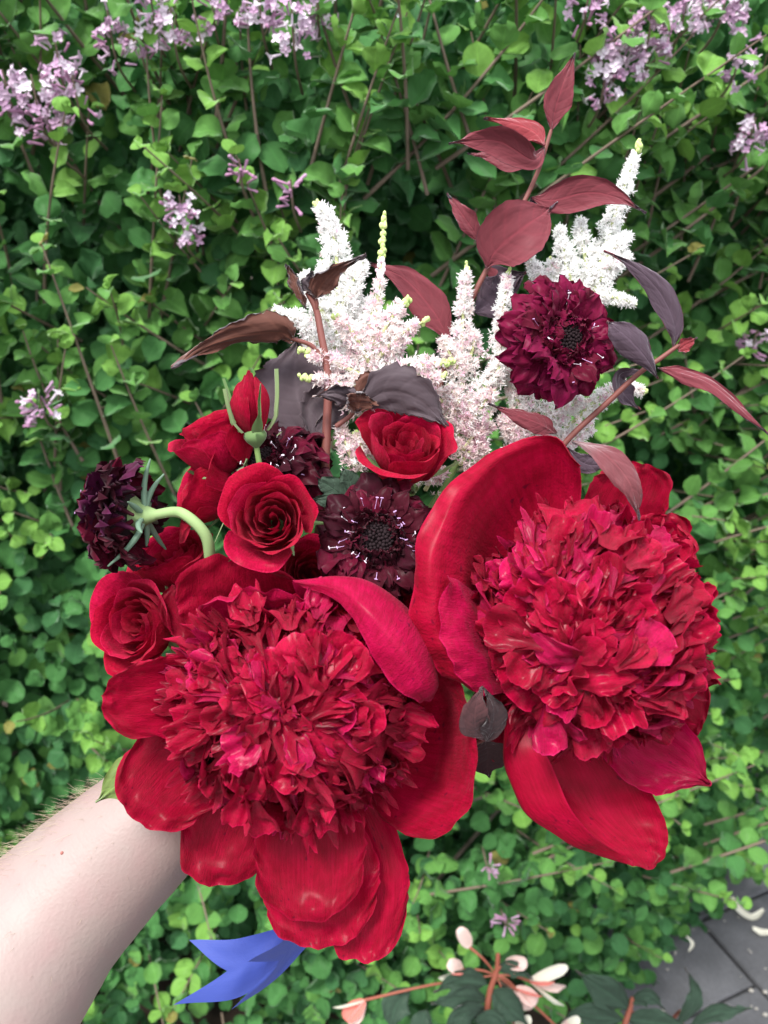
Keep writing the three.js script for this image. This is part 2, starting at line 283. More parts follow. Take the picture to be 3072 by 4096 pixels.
// ---------------------------------------------------------------- lilac blossom on the hedge
{
  const LIL = [std(lin(0.52, 0.32, 0.48), 1, { transmission: 0.2 }), std(lin(0.66, 0.49, 0.63), 1, { transmission: 0.2 }), std(lin(0.44, 0.22, 0.36), 1, { transmission: 0.15 })], LILPALE = std(lin(0.80, 0.70, 0.80), 1, { transmission: 0.2 });
  const tubeG = tube([V(0, 0, 0), V(0, 0.75, 0.04), V(0, 1, 0.02)], [0.09, 0.12, 0.15], 6, 4);
  const open = (seed) => { const r = rng(seed), gs = [tubeG]; for (let i = 0; i < 4; i++) { const a = i * Math.PI / 2 + 0.4, D = V(Math.cos(a), 0, Math.sin(a)), S = V(-Math.sin(a), 0, Math.cos(a)), lift = r.r(-0.15, 0.3); gs.push(sheet(3, 4, (u, v) => { const k = u * 2 - 1, w = 0.19 * Math.pow(Math.sin(Math.PI * (0.15 + 0.78 * v)), 0.7); return D.clone().multiplyScalar(0.08 + 0.42 * v).addScaledVector(S, w * k).add(V(0, 1 + lift * v * v - 0.1 * v + 0.08 * k * k, 0)); })); } return mergeGeometries(gs); };
  const OPEN = [1, 2, 3].map((i) => open(500 + i)), SHUT = mergeGeometries([tubeG, at(new THREE.SphereGeometry(0.17, 7, 5), new THREE.Matrix4().makeScale(1, 1.3, 1).setPosition(0, 1.05, 0.02))]);
  const onHedge = (px, py) => { let d = 1; for (let i = 0; i < 14; i++) { const p = C(px, py, d); d += (p.z - hedgeZ(p.x, p.y)) * 0.8; } return d; };
  const list = [[230, 240, 105, 130, 34, 0.85], [140, 400, 150, 130, 52, 0.7], [300, 380, 115, 100, 34, 0.6], [200, 520, 95, 85, 16, 0.1], [20, 350, 70, 90, 18, 0.6], [440, 130, 75, 110, 28, 0.7], [610, 60, 90, 90, 30, 0.7], [690, 120, 75, 110, 26, 0.6], [850, 50, 60, 80, 18, 0.6], [1040, 40, 110, 80, 36, 0.8], [1170, 110, 125, 110, 44, 0.8], [1270, 40, 80, 70, 22, 0.8], [725, 870, 100, 120, 36, 0.5], [960, 690, 40, 70, 12, 0.05], [1165, 770, 50, 70, 14, 0.05], [165, 1635, 110, 90, 34, 0.4],
    [2480, 215, 150, 90, 62, 0.8], [2600, 140, 130, 90, 52, 0.8], [2420, 330, 80, 90, 26, 0.6], [2740, 60, 110, 80, 40, 0.8], [2900, 30, 150, 70, 50, 0.8], [2350, 30, 120, 60, 30, 0.6], [3010, 540, 75, 90, 32, 0.7], [3020, 1370, 60, 70, 20, 0.3], [2030, 3700, 45, 50, 16, 0.05], [2870, 3120, 40, 45, 12, 0.3], [1960, 3480, 30, 40, 10, 0.05], [2960, 230, 90, 90, 26, 0.7], [560, 200, 60, 60, 14, 0.4]];
  const r = rng(611), inv = new THREE.Matrix4().copy(HED.matrixWorld).invert(); let single = 0;
  for (const [px, py, w, h, n0, share] of list) {
    const n = py < 300 ? Math.round(n0 * 0.8) : n0;
    const d = onHedge(px, py) - 0.075, cen = C(px, py, d), G = new THREE.Group(); G.name = 'flower_cluster'; G.userData.label = share > 0.3 ? 'lilac blossom cluster on the hedge' : 'lilac flower cluster still in bud'; G.position.copy(cen).applyMatrix4(inv); HED.add(G); G.updateMatrixWorld(true);
    const W2 = w / FOC * d, H2 = h / FOC * d, foot = cen.clone().addScaledVector(V(0, 1, 0), -H2 * 0.9).addScaledVector(V(0, 0, 1), -0.012), top = cen.clone().addScaledVector(V(0, 1, 0), H2 * 0.7), rest = LIL.map(() => []), pale = [];
    part(G, 'flower_stalk', tube([foot.clone().addScaledVector(V(0, 0, 1), -0.07).add(V(0, -0.03, 0)), foot, top], [0.0016, 0.0009], 5, 8), youngBark);
    for (let i = 0; i < n; i++) {
      const t = r(), o = V(r.s(1), r.s(0.7), r.r(-0.5, 1.1)).normalize(), wide = Math.sqrt(1 - t * 0.75), root = foot.clone().lerp(top, t).add(V(o.x * W2 * 0.55 * wide, o.y * H2 * 0.2, o.z * Math.min(W2, 0.03) * 0.5 * wide)), len = r.r(0.008, 0.0125), is = r() < share, g = is ? r.pick(OPEN) : SHUT, k = is ? (r() < 0.35 ? 3 : r.int(0, 1)) : r.pick([0, 2, 2]);
      const M = placed(root, o.clone().add(V(0, 0.25, 0.25)), V(r.s(1), r.s(1), r.s(1)), len, len * (is ? 1 : 0.9));
      if (i < 11 && single < 296) { put(G, 'floret', g, k === 3 ? LILPALE : LIL[k], M); single++; } else (k === 3 ? pale : rest[k]).push(at(g, M));
    }
    rest.forEach((gs, k) => gs.length && part(G, 'florets', mergeGeometries(gs.map((g) => { const q = g.index ? g : g; return q; })), LIL[k], { kind: 'stuff' }));
    if (pale.length) part(G, 'florets', mergeGeometries(pale), LILPALE, { kind: 'stuff' });
  }
}

// ---------------------------------------------------------------- the bouquet: every stem passes through the hand
const GRIP = C(1010, 3170, 0.50), GRIP_AX = dirC(0.35, -0.35, -1);
let stemCount = 0;
function stemToGrip(parent, start, out, radius, mat, via = [], step = 0.025) {
  const k = stemCount++, a = k * 2.4, rr = 0.0035 * Math.sqrt(k % 17), X = dirC(1, 0.3, 0.3).cross(GRIP_AX).normalize(), Y = V().crossVectors(GRIP_AX, X), off = X.multiplyScalar(rr * Math.cos(a)).addScaledVector(Y, rr * Math.sin(a));
  const pts = [start, start.clone().addScaledVector(out, step), ...via, GRIP.clone().addScaledVector(GRIP_AX, -0.03).addScaledVector(off, 1.3), GRIP.clone().add(off), GRIP.clone().addScaledVector(GRIP_AX, 0.11 + 0.01 * Math.sin(k * 3)).addScaledVector(off, 1.15)];
  return part(parent, 'stem', tube(pts, [radius * 0.9, radius, radius * 1.1, radius * 1.1], 7, pts.length * 6), mat);
}
const stemGreen = std(lin(0.16, 0.26, 0.075), 0.75), stemDark = std(lin(0.17, 0.05, 0.04), 0.6);
// petal tissue: fine lengthwise streaks, pale hair-thin margin
const petalTex = pixelTexture(512, 512, (u, v) => {
  const st = 0.5 + 0.5 * (0.5 * noise(u * 60, v * 3, 1) + 0.5 * noise(u * 150, v * 7, 2)), bl = 0.5 + 0.5 * (0.6 * noise(u * 5, v * 5, 7) + 0.4 * noise(u * 16, v * 16, 8)), q = 0.4 * st + 0.6 * bl;
  const e = Math.max(smooth(0.955, 1, Math.abs(u - 0.5) * 2), smooth(0.955, 1, v)) * 0.75;
  const sp = 1 - 0.32 * smooth(0.42, 0.62, noise(u * 34, v * 30, 21)) * smooth(-0.1, 0.3, noise(u * 4, v * 4, 13)), w = clamp((q - 0.25) * 2) * sp; return [lerp(lerp(0.70, 1, w) * (0.4 + 0.6 * sp), 1, e), lerp(lerp(0.25, 0.6, w), 1, e), lerp(lerp(0.52, 0.92, w), 1, e)];
});
const petalBump = pixelTexture(512, 512, (u, v) => 0.5 + 0.28 * noise(u * 90, v * 16, 3) + 0.28 * noise(u * 220, v * 60, 5) + 0.25 * noise(u * 14, v * 14, 11), false);
const petalMat = (r, g, b, o = {}) => std(lin(r, g, b), 1, { map: petalTex, bumpMap: petalBump, bumpScale: 0.0007, transmission: 0.36, specularIntensity: 0.1, clearcoat: 0.13, clearcoatRoughness: 0.3, ...o });
const satin = { clearcoat: 0.2, clearcoatRoughness: 0.27 }, PEONY = [petalMat(0.62, 0.0058, 0.074, satin), petalMat(0.52, 0.0042, 0.056, satin), petalMat(0.70, 0.016, 0.14, satin), petalMat(0.42, 0.0034, 0.046, satin)];
const GUARD = [petalMat(0.46, 0.0036, 0.046), petalMat(0.39, 0.0028, 0.038), petalMat(0.52, 0.0075, 0.085), petalMat(0.30, 0.0024, 0.030)];
// crimped inner petals with ragged tips: base at the origin, blade along y, inner face +z
function ragged(seed, { wid = 0.34, bend = 0.5, cup = 0.4, teeth = 4, deep = 0.22, crimp = 0.06, nu = 20, nv = 13, flare = 1 }) {
  const r = rng(seed), s = r.r(0, 90), cut = []; for (let i = 0; i <= nu; i++) cut.push(0);
  for (let i = 0; i <= nu; i++) { const x = i / nu * teeth, f = 0.5 + 0.5 * Math.cos(x * 6.283); cut[i] = deep * (1 - f) * (0.65 + 0.5 * noise(i * 0.9 + s, s)) + deep * 0.35 * r(); }
  cut[0] += deep * 0.9; cut[nu] += deep * 0.9;
  return sheet(nu, nv, (u, v) => {
    const k = u * 2 - 1, i = Math.round(u * nu), t = v * (1 - cut[i] * smooth(0.25, 1, v) - 0.24 * k * k);
    const w = wid * (0.28 + 0.72 * smooth(0, 0.75, t)) * (1 + 0.25 * flare * smooth(0.6, 1, t)) * (1 - 0.25 * smooth(0.75, 1, v) * k * k);
    const a = bend * t * t, y = t * Math.cos(a * 0.7), z0 = -t * Math.sin(a * 0.7);
    const c = cup * (1 - 0.5 * t), x = w * (Math.sin(c * k * 1.6) / (c * 1.6)), h = w * (1 - Math.cos(c * k * 1.6)) / (c * 1.6);
    const q = crimp * smooth(0.1, 0.9, t) * (noise(k * 2.2 + s, t * 2.4 + s) * 2 + 0.9 * smooth(0.35, 1, t) * noise(k * 4.2 + s, t * 2.5, s));
    return V(x + 0.4 * q * Math.cos(s), y, z0 + h + q);
  });
}
const RAG_WIDE = [...Array(18)].map((_, i) => ragged(100 + i, { wid: 0.33 + 0.035 * (i % 5), bend: [0.5, 1.0, -0.4, 0.9, 0.3, 1.4, 0.7][i % 7], cup: [0.6, 1.2, 0.35, 1.5][i % 4], teeth: 2 + i % 4, deep: 0.1 + 0.05 * (i % 4), crimp: 0.12 + 0.035 * (i % 3) }));
const RAG_THIN = [...Array(12)].map((_, i) => ragged(200 + i, { wid: 0.10 + 0.035 * (i % 4), bend: [0.3, 0.8, -0.5, 0.1][i % 4], cup: 1.1, teeth: 1 + i % 3, deep: 0.34, crimp: 0.07, nu: 10, nv: 10, flare: 0.2 }));
const RAG_SOFT = [...Array(14)].map((_, i) => ragged(260 + i, { wid: 0.42 + 0.045 * (i % 4), bend: [0.7, 1.2, 0.4, 1.0, -0.3][i % 5], cup: [0.7, 1.0, 0.5][i % 3], teeth: 1 + i % 3, deep: 0.05 + 0.035 * (i % 3), crimp: 0.09 + 0.03 * (i % 3) }));
function peony({ soft = 0, label, cx, cy, d, rad, pole, guard, seed, count, more = 0, fringe }) {
  const r = rng(seed), cen = C(cx, cy, d), base = cen.clone().addScaledVector(pole, -rad[2] * 0.75).addScaledVector(BACK, -0.015);
  const T = thing('peony', label, 'flower', base, 'crimson peonies in the bouquet');
  guard.forEach(([st, o = {}, m = 0], i) => part(T, 'guard_petal', Array.isArray(st[0][0]) ? patch(d, st, { seed: seed + i * 1.7, ...o }) : loft(d, st, { nu: 24, nv: 30, ruffle: 0.0026, freq: 6, crumple: 0.0022, seed: seed + i * 1.7, ...o }), GUARD[m]));
  const scaleTo = (n) => V().addScaledVector(RIGHT, n.dot(RIGHT) * rad[0]).addScaledVector(UPV, n.dot(UPV) * rad[1]).addScaledVector(BACK, n.dot(BACK) * rad[2]);
  const core = new THREE.IcosahedronGeometry(1, 3); { const p = core.attributes.position; for (let i = 0; i < p.count; i++) { const q = scaleTo(V(p.getX(i), p.getY(i), p.getZ(i))).multiplyScalar(0.5).add(cen).addScaledVector(BACK, -0.012); p.setXYZ(i, q.x, q.y, q.z); } core.computeVertexNormals(); }
  part(T, 'flower_heart', core, PEONY[3]);
  const X = V(0.3, 1, 0.1).cross(pole).normalize(), Y = V().crossVectors(pole, X);
  const extra = PEONY.map(() => []), total = count + more; let made = 0;
  for (let i = 0; i < total; i++) {
    const f = (i + 0.5) / total, al = Math.acos(1 - f * (1 - Math.cos(118 * DEG))), be = i * 2.39996 + r.s(0.25);
    const cl = noise(Math.cos(be) * 1.7 + seed, Math.sin(be) * 1.7, al * 1.4), cl2 = noise(Math.cos(be) * 3.1, Math.sin(be) * 3.1 + seed, al * 2.2 + 7);
    const rdir = X.clone().multiplyScalar(Math.cos(be)).addScaledVector(Y, Math.sin(be)), n = pole.clone().multiplyScalar(Math.cos(al)).addScaledVector(rdir, Math.sin(al));
    if (n.dot(BACK) < -0.25) continue;
    const tdir = V().crossVectors(n, rdir); if (tdir.lengthSq() < 1e-6) tdir.copy(X); tdir.normalize();
    const lean = clamp(al * 0.5 + 0.5 + cl * 0.6 + r.s(0.15), -0.1, 1.15), sideLean = cl2 * 0.8 + r.s(0.16);
    const tang = V().crossVectors(tdir, n).normalize(); if (tang.dot(rdir) < 0) tang.negate();
    const ax = n.clone().multiplyScalar(Math.cos(lean)).addScaledVector(tang, Math.sin(lean)).addScaledVector(tdir, sideLean).normalize();
    const face = n.clone().multiplyScalar(Math.sin(lean) + 0.1).addScaledVector(tang, -Math.cos(lean)).addScaledVector(tdir, r.s(0.28));
    const len = rad[0] * r.r(0.34, 0.54) * (1 - 0.1 * f), tipR = r.r(0.80, 1.0) * (1 + 0.13 * cl2), tip = cen.clone().add(scaleTo(n).multiplyScalar(tipR)).addScaledVector(tang, len * 0.22);
    const thin = r() < 0.12 + 0.25 * smooth(1.2, 1.9, al), g = r.pick(thin ? RAG_THIN : r() < soft ? RAG_SOFT : RAG_WIDE);
    const mi = r.pick([0, 0, 1, 1, 2, 3]), M = placed(tip.addScaledVector(ax, -len), ax, face, len, len * r.r(0.85, 1.25));
    if (made < count && (tipR > 0.86 || i > total - count)) { put(T, 'petal', g, PEONY[mi], M); made++; } else extra[mi].push(at(g, M));
  }
  extra.forEach((gs, k) => gs.length && part(T, 'small_petals', mergeGeometries(gs), PEONY[k], { kind: 'stuff' }));
  for (let i = 0; i < fringe.n; i++) { // narrow tongues that stand out round the rim
    const an = lerp(fringe.from, fringe.to, (i + r()) / fringe.n) * DEG, e = r.r(0.35, 1.0);
    const rd = V().addScaledVector(RIGHT, Math.cos(an)).addScaledVector(UPV, Math.sin(an)), root = cen.clone().addScaledVector(RIGHT, Math.cos(an) * rad[0] * (0.62 + 0.12 * e)).addScaledVector(UPV, Math.sin(an) * rad[1] * (0.62 + 0.12 * e)).addScaledVector(BACK, rad[2] * lerp(-0.35, 0.25, 1 - e));
    const ax = rd.clone().addScaledVector(BACK, r.r(-0.05, 0.55)).addScaledVector(RIGHT, r.s(0.2)).normalize(), len = rad[0] * r.r(0.36, 0.58);
    put(T, 'petal', r.pick(RAG_THIN), PEONY[r.pick([0, 1, 2, 3])], placed(root, ax, BACK.clone().addScaledVector(rd, -0.4).add(V(r.s(0.5), r.s(0.5), 0)), len, len * r.r(0.9, 1.5)));
  }
  stemToGrip(T, cen.clone().addScaledVector(pole, -rad[2] * 0.6).addScaledVector(BACK, -0.012), dirC(0, -0.2, -1), 0.0035, stemGreen);
  return T;
}
peony({
  label: 'wide open crimson peony with flat drooping guard petals above the wrist', cx: 1190, cy: 2830, d: 0.40, rad: [0.060, 0.055, 0.044], pole: dirC(-0.06, 0.16, 1), seed: 31, soft: 0.5, count: 236, more: 330, fringe: { n: 62, from: 130, to: 330 },
  guard: [
    [[[1000, 2790, -2, 70, 20], [760, 2780, -1, 160, 25], [540, 2790, 0.4, 165, 35], [410, 2785, 1.4, 160, 50]], { ref: dirC(0.3, 0.1, 1) }],
    [[[980, 2880, -2.2, 80, 10], [790, 3010, -1.6, 190, 12], [640, 3150, -0.8, 205, 10], [530, 3275, 0, 200, -10]], { tip: 0.4 }, 1],
    [[[1060, 3050, -3, 80], [950, 3250, -2.6, 190, -10], [890, 3400, -2.2, 190, -12], [850, 3550, -2, 180, -15]], { tip: 0.4 }, 1],
    [[[1350, 3100, -2.8, 90], [1440, 3420, -2.6, 180, 10], [1450, 3660, -2.2, 185, 10], [1425, 3850, -1.6, 180, 10]], { tip: 0.42 }, 0],
    [[[1250, 3100, -2.2, 90], [1270, 3430, -1.9, 235, 8], [1290, 3630, -1.5, 235, 8], [1310, 3790, -1.1, 225, 10]], { tip: 0.42 }, 0],
    [[[1230, 3050, -1.6, 90], [1240, 3300, -1.2, 215, 16], [1240, 3520, -0.7, 225, 16], [1235, 3690, -0.1, 200, 20]], { tip: 0.42 }, 1],
    [[[[1640, 2750, -2.5], [1700, 2700, -1.5], [1735, 2660, 0.2], [1758, 2645, 0.7]], [[1600, 2850, -3], [1760, 2830, -2.2], [1835, 2810, 0.3], [1885, 2805, 1.1]], [[1560, 2960, -3], [1760, 2990, -2.4], [1860, 2990, 0.6], [1908, 2990, 1.5]], [[1530, 3080, -3], [1720, 3130, -2.2], [1840, 3160, 0.4], [1893, 3172, 1.3]], [[1500, 3150, -3], [1640, 3230, -1.8], [1760, 3270, 0.2], [1822, 3298, 0.9]], [[1480, 3180, -3], [1560, 3280, -1.8], [1660, 3330, -0.4], [1725, 3358, 0.3]], [[1470, 3180, -3], [1520, 3260, -2], [1580, 3310, -1.2], [1600, 3330, -1]]], { ruffle: 0.0016 }, 0],
    [[[[1200, 2420, -2], [1170, 2330, 0.2], [1180, 2330, 0.6], [1195, 2340, 0.5]], [[1330, 2450, -2.5], [1330, 2310, 0.2], [1335, 2345, 1.4], [1340, 2395, 1.4]], [[1450, 2500, -3], [1480, 2335, 0], [1460, 2410, 2.2], [1430, 2500, 2.2]], [[1550, 2580, -3], [1630, 2430, -0.2], [1580, 2530, 2.8], [1500, 2640, 2.6]], [[1620, 2680, -3], [1725, 2575, 0], [1670, 2660, 2.9], [1580, 2745, 2.6]], [[1680, 2760, -2.5], [1755, 2720, 0.4], [1720, 2755, 2.4], [1660, 2800, 2.4]], [[1690, 2800, -1.5], [1735, 2790, 0.8], [1715, 2805, 1.6], [1690, 2815, 1.6]]], { ruffle: 0.0008, crumple: 0.001 }, 2],
    [[[1010, 2700, -2, 120], [980, 2450, -2.2, 240, 12], [960, 2330, -1.6, 260, 16], [950, 2210, -0.8, 240, 20]], { tip: 0.35 }, 1],
    [[[1180, 2600, -1.4, 120], [1080, 2480, -1.2, 240, 10], [1050, 2420, -0.2, 270, 15], [1040, 2370, 0.8, 230, 20]], { ref: dirC(0, -0.6, 1), ruffle: 0.003 }, 2],
    [[[950, 2650, -2.6, 90], [840, 2500, -2.6, 140], [760, 2400, -2.6, 140], [735, 2320, -2.4, 80]], {}, 3],
    [[[1350, 2650, -2, 120], [1480, 2480, -2.6, 240, 20], [1540, 2380, -2, 230, 25], [1560, 2330, -1, 160, 30]], {}, 3],
  ],
});
peony({
  label: 'crimson peony with a tall cupped guard petal, beside the red leafy branch', cx: 2350, cy: 2490, d: 0.405, rad: [0.059, 0.062, 0.052], pole: dirC(-0.34, -0.26, 0.9), seed: 57, soft: 0.75, count: 250, more: 360, fringe: { n: 46, from: 190, to: 350 },
  guard: [
    [[[[2300, 2200, -3], [2320, 2030, -2.6], [2325, 1930, -2], [2322, 1880, -1.6], [2320, 1862, -1.5]], [[2250, 2200, -3], [2210, 1980, -2.7], [2205, 1840, -1.6], [2208, 1770, -0.8], [2205, 1742, -0.5]], [[2200, 2250, -3], [2080, 2040, -2.6], [2030, 1920, -0.9], [1990, 1850, 0.4], [1950, 1815, 0.3]], [[2150, 2300, -3], [1980, 2200, -2.4], [1880, 2120, 0], [1800, 2060, 1.4], [1735, 2020, 1]], [[2120, 2380, -3], [1940, 2360, -2.2], [1850, 2330, 0.6], [1740, 2300, 2], [1655, 2280, 1.2]], [[2100, 2480, -3], [1930, 2500, -2], [1850, 2510, 1], [1750, 2500, 2.4], [1660, 2480, 1.4]], [[2100, 2580, -3], [1960, 2620, -1.5], [1900, 2640, 1.4], [1810, 2640, 2.6], [1730, 2640, 1.6]], [[2080, 2650, -2.5], [2020, 2720, -0.5], [1995, 2760, 1.2], [1920, 2770, 2.2], [1830, 2740, 1.4]]], { ruffle: 0.0028, nu: 34, nv: 48, seed: 3 }, 0],
    [[[[1960, 2420, -1], [1850, 2330, 1.2], [1790, 2300, 2.1]], [[1960, 2500, -0.6], [1880, 2460, 1.6], [1760, 2440, 2.7]], [[1990, 2620, -0.4], [1915, 2590, 2], [1775, 2580, 3.1]], [[2010, 2700, -0.2], [1960, 2690, 2], [1835, 2700, 3.0]], [[2030, 2760, 0], [1995, 2775, 1.8], [1925, 2785, 2.4]]], { ruffle: 0.0018, seed: 9 }, 2],
    [[[2430, 2350, -3, 120], [2480, 2060, -3.2, 160, 10], [2540, 1930, -2.8, 150, 10], [2560, 1850, -2.4, 130, 0]], {}, 1],
    [[[2480, 2350, -3, 120], [2620, 2150, -3.2, 150, 10], [2640, 2050, -2.8, 100, 10]], {}, 0],
    [[[2500, 2450, -3, 140], [2690, 2300, -3, 210, 16], [2750, 2290, -1.5, 190, 20], [2780, 2300, -0.5, 120, 20]], { ref: dirC(-0.6, 0, 1) }, 0],
    [[[2480, 2650, -3, 120], [2680, 2690, -2.2, 150, 14], [2790, 2710, -1.8, 120, 16], [2880, 2735, -1.2, 40, 10]], { point: 0.5, tip: 0.5 }, 0],
    [[[2480, 2750, -3.6, 140], [2660, 2860, -3.8, 230, 8], [2750, 2900, -3.6, 190, 8], [2800, 2930, -3.3, 100]], {}, 1],
    [[[2420, 2880, -2, 110], [2600, 2990, -1.6, 165, 14], [2740, 3070, -1, 130, 18], [2845, 3140, -0.5, 40, 10]], { point: 0.3, tip: 0.4 }, 2],
    [[[[2110, 2800, -1], [2050, 2810, -1.2], [2100, 2830, -2.6], [2230, 2850, -2.6], [2350, 2850, -2.6], [2420, 2850, -2.2]], [[2120, 2900, -0.3], [2020, 2920, -0.8], [2120, 2950, -2.6], [2260, 2980, -2.8], [2400, 2970, -2.6], [2490, 2990, -2]], [[2200, 3050, 0.5], [2030, 3100, -0.2], [2160, 3130, -2.2], [2330, 3130, -2.6], [2500, 3120, -2.4], [2590, 3140, -1.8]], [[2280, 3230, 0.6], [2110, 3260, 0], [2260, 3260, -1.6], [2400, 3260, -2.2], [2560, 3250, -2.1], [2650, 3260, -1.6]], [[2370, 3340, 0.1], [2260, 3375, -0.3], [2370, 3360, -1.2], [2490, 3350, -1.8], [2610, 3350, -1.8], [2675, 3350, -1.4]], [[2440, 3390, -0.6], [2400, 3430, -0.8], [2470, 3430, -1.2], [2550, 3420, -1.5], [2620, 3420, -1.5], [2655, 3420, -1.2]], [[2530, 3445, -1], [2530, 3465, -1], [2560, 3475, -1.2], [2590, 3480, -1.3], [2615, 3475, -1.3], [2630, 3462, -1.2]]], { ruffle: 0.0012, nu: 34, nv: 40, crumple: 0.002, swap: false }, 0],
    [[[2080, 2760, -2.4, 110, 10], [2040, 2900, -2.6, 150, 10], [2080, 3050, -2.2, 120, 10]], {}, 3],
  ],
});

// ---------------------------------------------------------------- spray roses
const ROSE = [petalMat(0.60, 0.0095, 0.062, { clearcoat: 0.05 }), petalMat(0.54, 0.0075, 0.052, { clearcoat: 0.05 }), petalMat(0.66, 0.017, 0.088, { clearcoat: 0.05 })];
const sepalMat = std(lin(0.13, 0.23, 0.075), 1, { transmission: 0.2, clearcoat: 0.1, clearcoatRoughness: 0.5 }), sepalPale = std(lin(0.22, 0.31, 0.13), 1, { transmission: 0.25 });
// open: 0 bud .. 1 blown
function rose(label, px, py, d, rpx, axis, { n = 22, open = 0.6, seed = 1, sepals = 5, spread = 0.4, hip = true, turn = 0, sepalLen = 1, tight = 1, hug = 1 } = {}) {
  const r = rng(seed), R = rpx / FOC * d, cen = C(px, py, d), M = frame(axis, BACK.clone().add(V(0.21, 0.13, 0))), toW = (q) => q.multiplyScalar(R).applyMatrix4(M).add(cen);
  const base = toW(V(0, -1.05, 0)), T = thing('spray_rose', label, 'flower', base, 'red spray roses in the bouquet');
  for (let i = 0; i < n; i++) {
    const f = i / (n - 1), a0 = i * 2.39996 + turn + r.s(0.25), outer = smooth(0.78, 1, f) * open, rr = (0.09 + 0.75 * Math.pow(f, 0.78)) * tight, half = lerp(1.5, 1.0, Math.pow(f, 0.5)) * r.r(0.92, 1.1), top = tight < 1 ? lerp(0.34, 0.24, f) : lerp(0.06, 0.30, Math.min(1, f * 1.25)) - 0.12 * open * smooth(0.75, 1, f) + r.s(0.05), s = r.r(0, 40), tilt = r.s(0.08), ruf = 0.04 + 0.06 * f;
    const g = sheet(18, 14, (u, v) => {
      const k = u * 2 - 1, th = a0 + k * half * (0.45 + 0.55 * Math.min(1, v * 1.6)), edge = 1 - 0.30 * Math.pow(Math.abs(k), 2.6) - 0.04 * noise(k * 4 + s, s), t = v * edge;
      let rad = rr * Math.pow(Math.sin(Math.min(1, t * 1.25) * Math.PI / 2), 0.7) * (1 - (tight < 1 ? 0.62 : 0.2) * (1 - open) * smooth(0.5, 1, t)), y = -0.85 + (top + 0.85) * (0.25 * t + 0.75 * t * t * (3 - 2 * t) * 1.0);
      const flare = outer * smooth(0.5, 1, t); rad += flare * (0.34 + 0.3 * spread); y -= flare * flare * (0.25 + 0.5 * spread);
      const lip = tight < 1 ? 0 : smooth(0.8, 1, t) * (0.02 + 0.10 * f * f); rad += lip; y -= lip * 0.25;
      rad += (1 - Math.abs(k)) * 0.02 + ruf * smooth(0.4, 1, t) * noise(th * 2.1 + s, t * 2.4 + s); y += tilt * t + ruf * 0.8 * smooth(0.6, 1, t) * noise(th * 2.7, s, 3);
      rad += 0.05 * k; // one edge tucks under the next petal
      return toW(V(Math.cos(th) * rad, y, Math.sin(th) * rad));
    });
    part(T, 'petal', g, ROSE[r.pick([0, 0, 1, 2])]);
  }
  if (hip) { const pts = []; for (let i = 0; i <= 8; i++) pts.push(new THREE.Vector2(0.03 + 0.2 * Math.sin(Math.PI * Math.pow(i / 8, 1.1) * 0.86 + 0.1) , -1.12 + i / 8 * 0.42)); const g = new THREE.LatheGeometry(pts, 12); const p = g.attributes.position; for (let i = 0; i < p.count; i++) { const q = toW(V(p.getX(i), p.getY(i), p.getZ(i))); p.setXYZ(i, q.x, q.y, q.z); } g.computeVertexNormals(); part(T, 'calyx', g, sepalMat); }
  for (let i = 0; i < sepals; i++) {
    const a = i * Math.PI * 2 / 5 + turn + r.s(0.2), L = r.r(0.9, 1.25) * sepalLen, curl = r.r(-0.3, 1.2), wob = r.s(0.5), S = V(-Math.sin(a), 0, Math.cos(a)), D = V(Math.cos(a), 0, Math.sin(a));
    const g = sheet(4, 12, (u, v) => { const k = u * 2 - 1, e = 0.35 + 1.1 * v - curl * v * v * 1.3, w = 0.10 * Math.pow(1 - v, 0.7) * (0.6 + 1.1 * Math.sin(Math.PI * Math.min(1, v * 1.5 + 0.1)) * 0.6) + 0.006; return toW(D.clone().multiplyScalar(0.22 + hug * L * v * (0.95 - 0.45 * smooth(0, 1, e * 0.5))).add(V(0, -0.78 + L * (2 - hug) * (open > 0.3 ? 0.3 : 1) * (0.45 * v + 0.55 * v * v * (e > 0.9 ? 0.8 : 0.2)), 0)).addScaledVector(S, w * k + wob * v * v * 0.3).addScaledVector(D, 0.08 * k * k)); });
    part(T, 'sepal', g, i % 2 ? sepalMat : sepalPale);
  }
  stemToGrip(T, toW(V(0, -1.08, 0)), axis.clone().negate(), 0.0016, stemGreen);
  return T;
}
rose('round red spray rose open to its spiral centre, beside the two dark scabious', 1085, 2075, 0.398, 194, dirC(-0.02, 0.16, 1), { seed: 3, n: 19, open: 0.72, spread: 0.25 });
rose('red spray rose tucked under the purple toothed leaf, below the white plumes', 1630, 1775, 0.43, 212, dirC(0.10, 0.74, 0.68), { seed: 8, n: 16, open: 0.62, spread: 0.5 });
rose('tall closed red rosebud held in long green sepals', 1000, 1565, 0.42, 205, dirC(-0.08, 0.97, 0.25), { seed: 12, n: 10, open: 0.0, tight: 0.52, hug: 0.62, sepals: 4, sepalLen: 0.8, turn: 0.3 });
rose('half open red rose behind the closed rosebud with sepals', 862, 1735, 0.44, 200, dirC(-0.38, 0.84, 0.36), { seed: 17, n: 18, open: 0.35, spread: 0.2 });
rose('red rose half hidden behind the scabious dotted with white stamens', 790, 1945, 0.445, 185, dirC(-0.85, 0.30, 0.35), { seed: 21, n: 18, open: 0.7, spread: 0.6 });
rose('open red rose hanging at the edge below the nodding scabious', 545, 2500, 0.435, 205, dirC(-0.42, 0.14, 0.9), { seed: 26, n: 19, open: 0.62, spread: 0.3 });
rose('red rose in shade behind the curved pale green stem', 690, 2225, 0.46, 190, dirC(-0.35, 0.75, 0.5), { seed: 33, n: 18, open: 0.5, spread: 0.4 });
rose('dark red rose deep between the two peonies and the round spray rose', 1245, 2300, 0.44, 165, dirC(0.15, 0.35, 0.9), { seed: 39, n: 18, open: 0.6, spread: 0.3 });

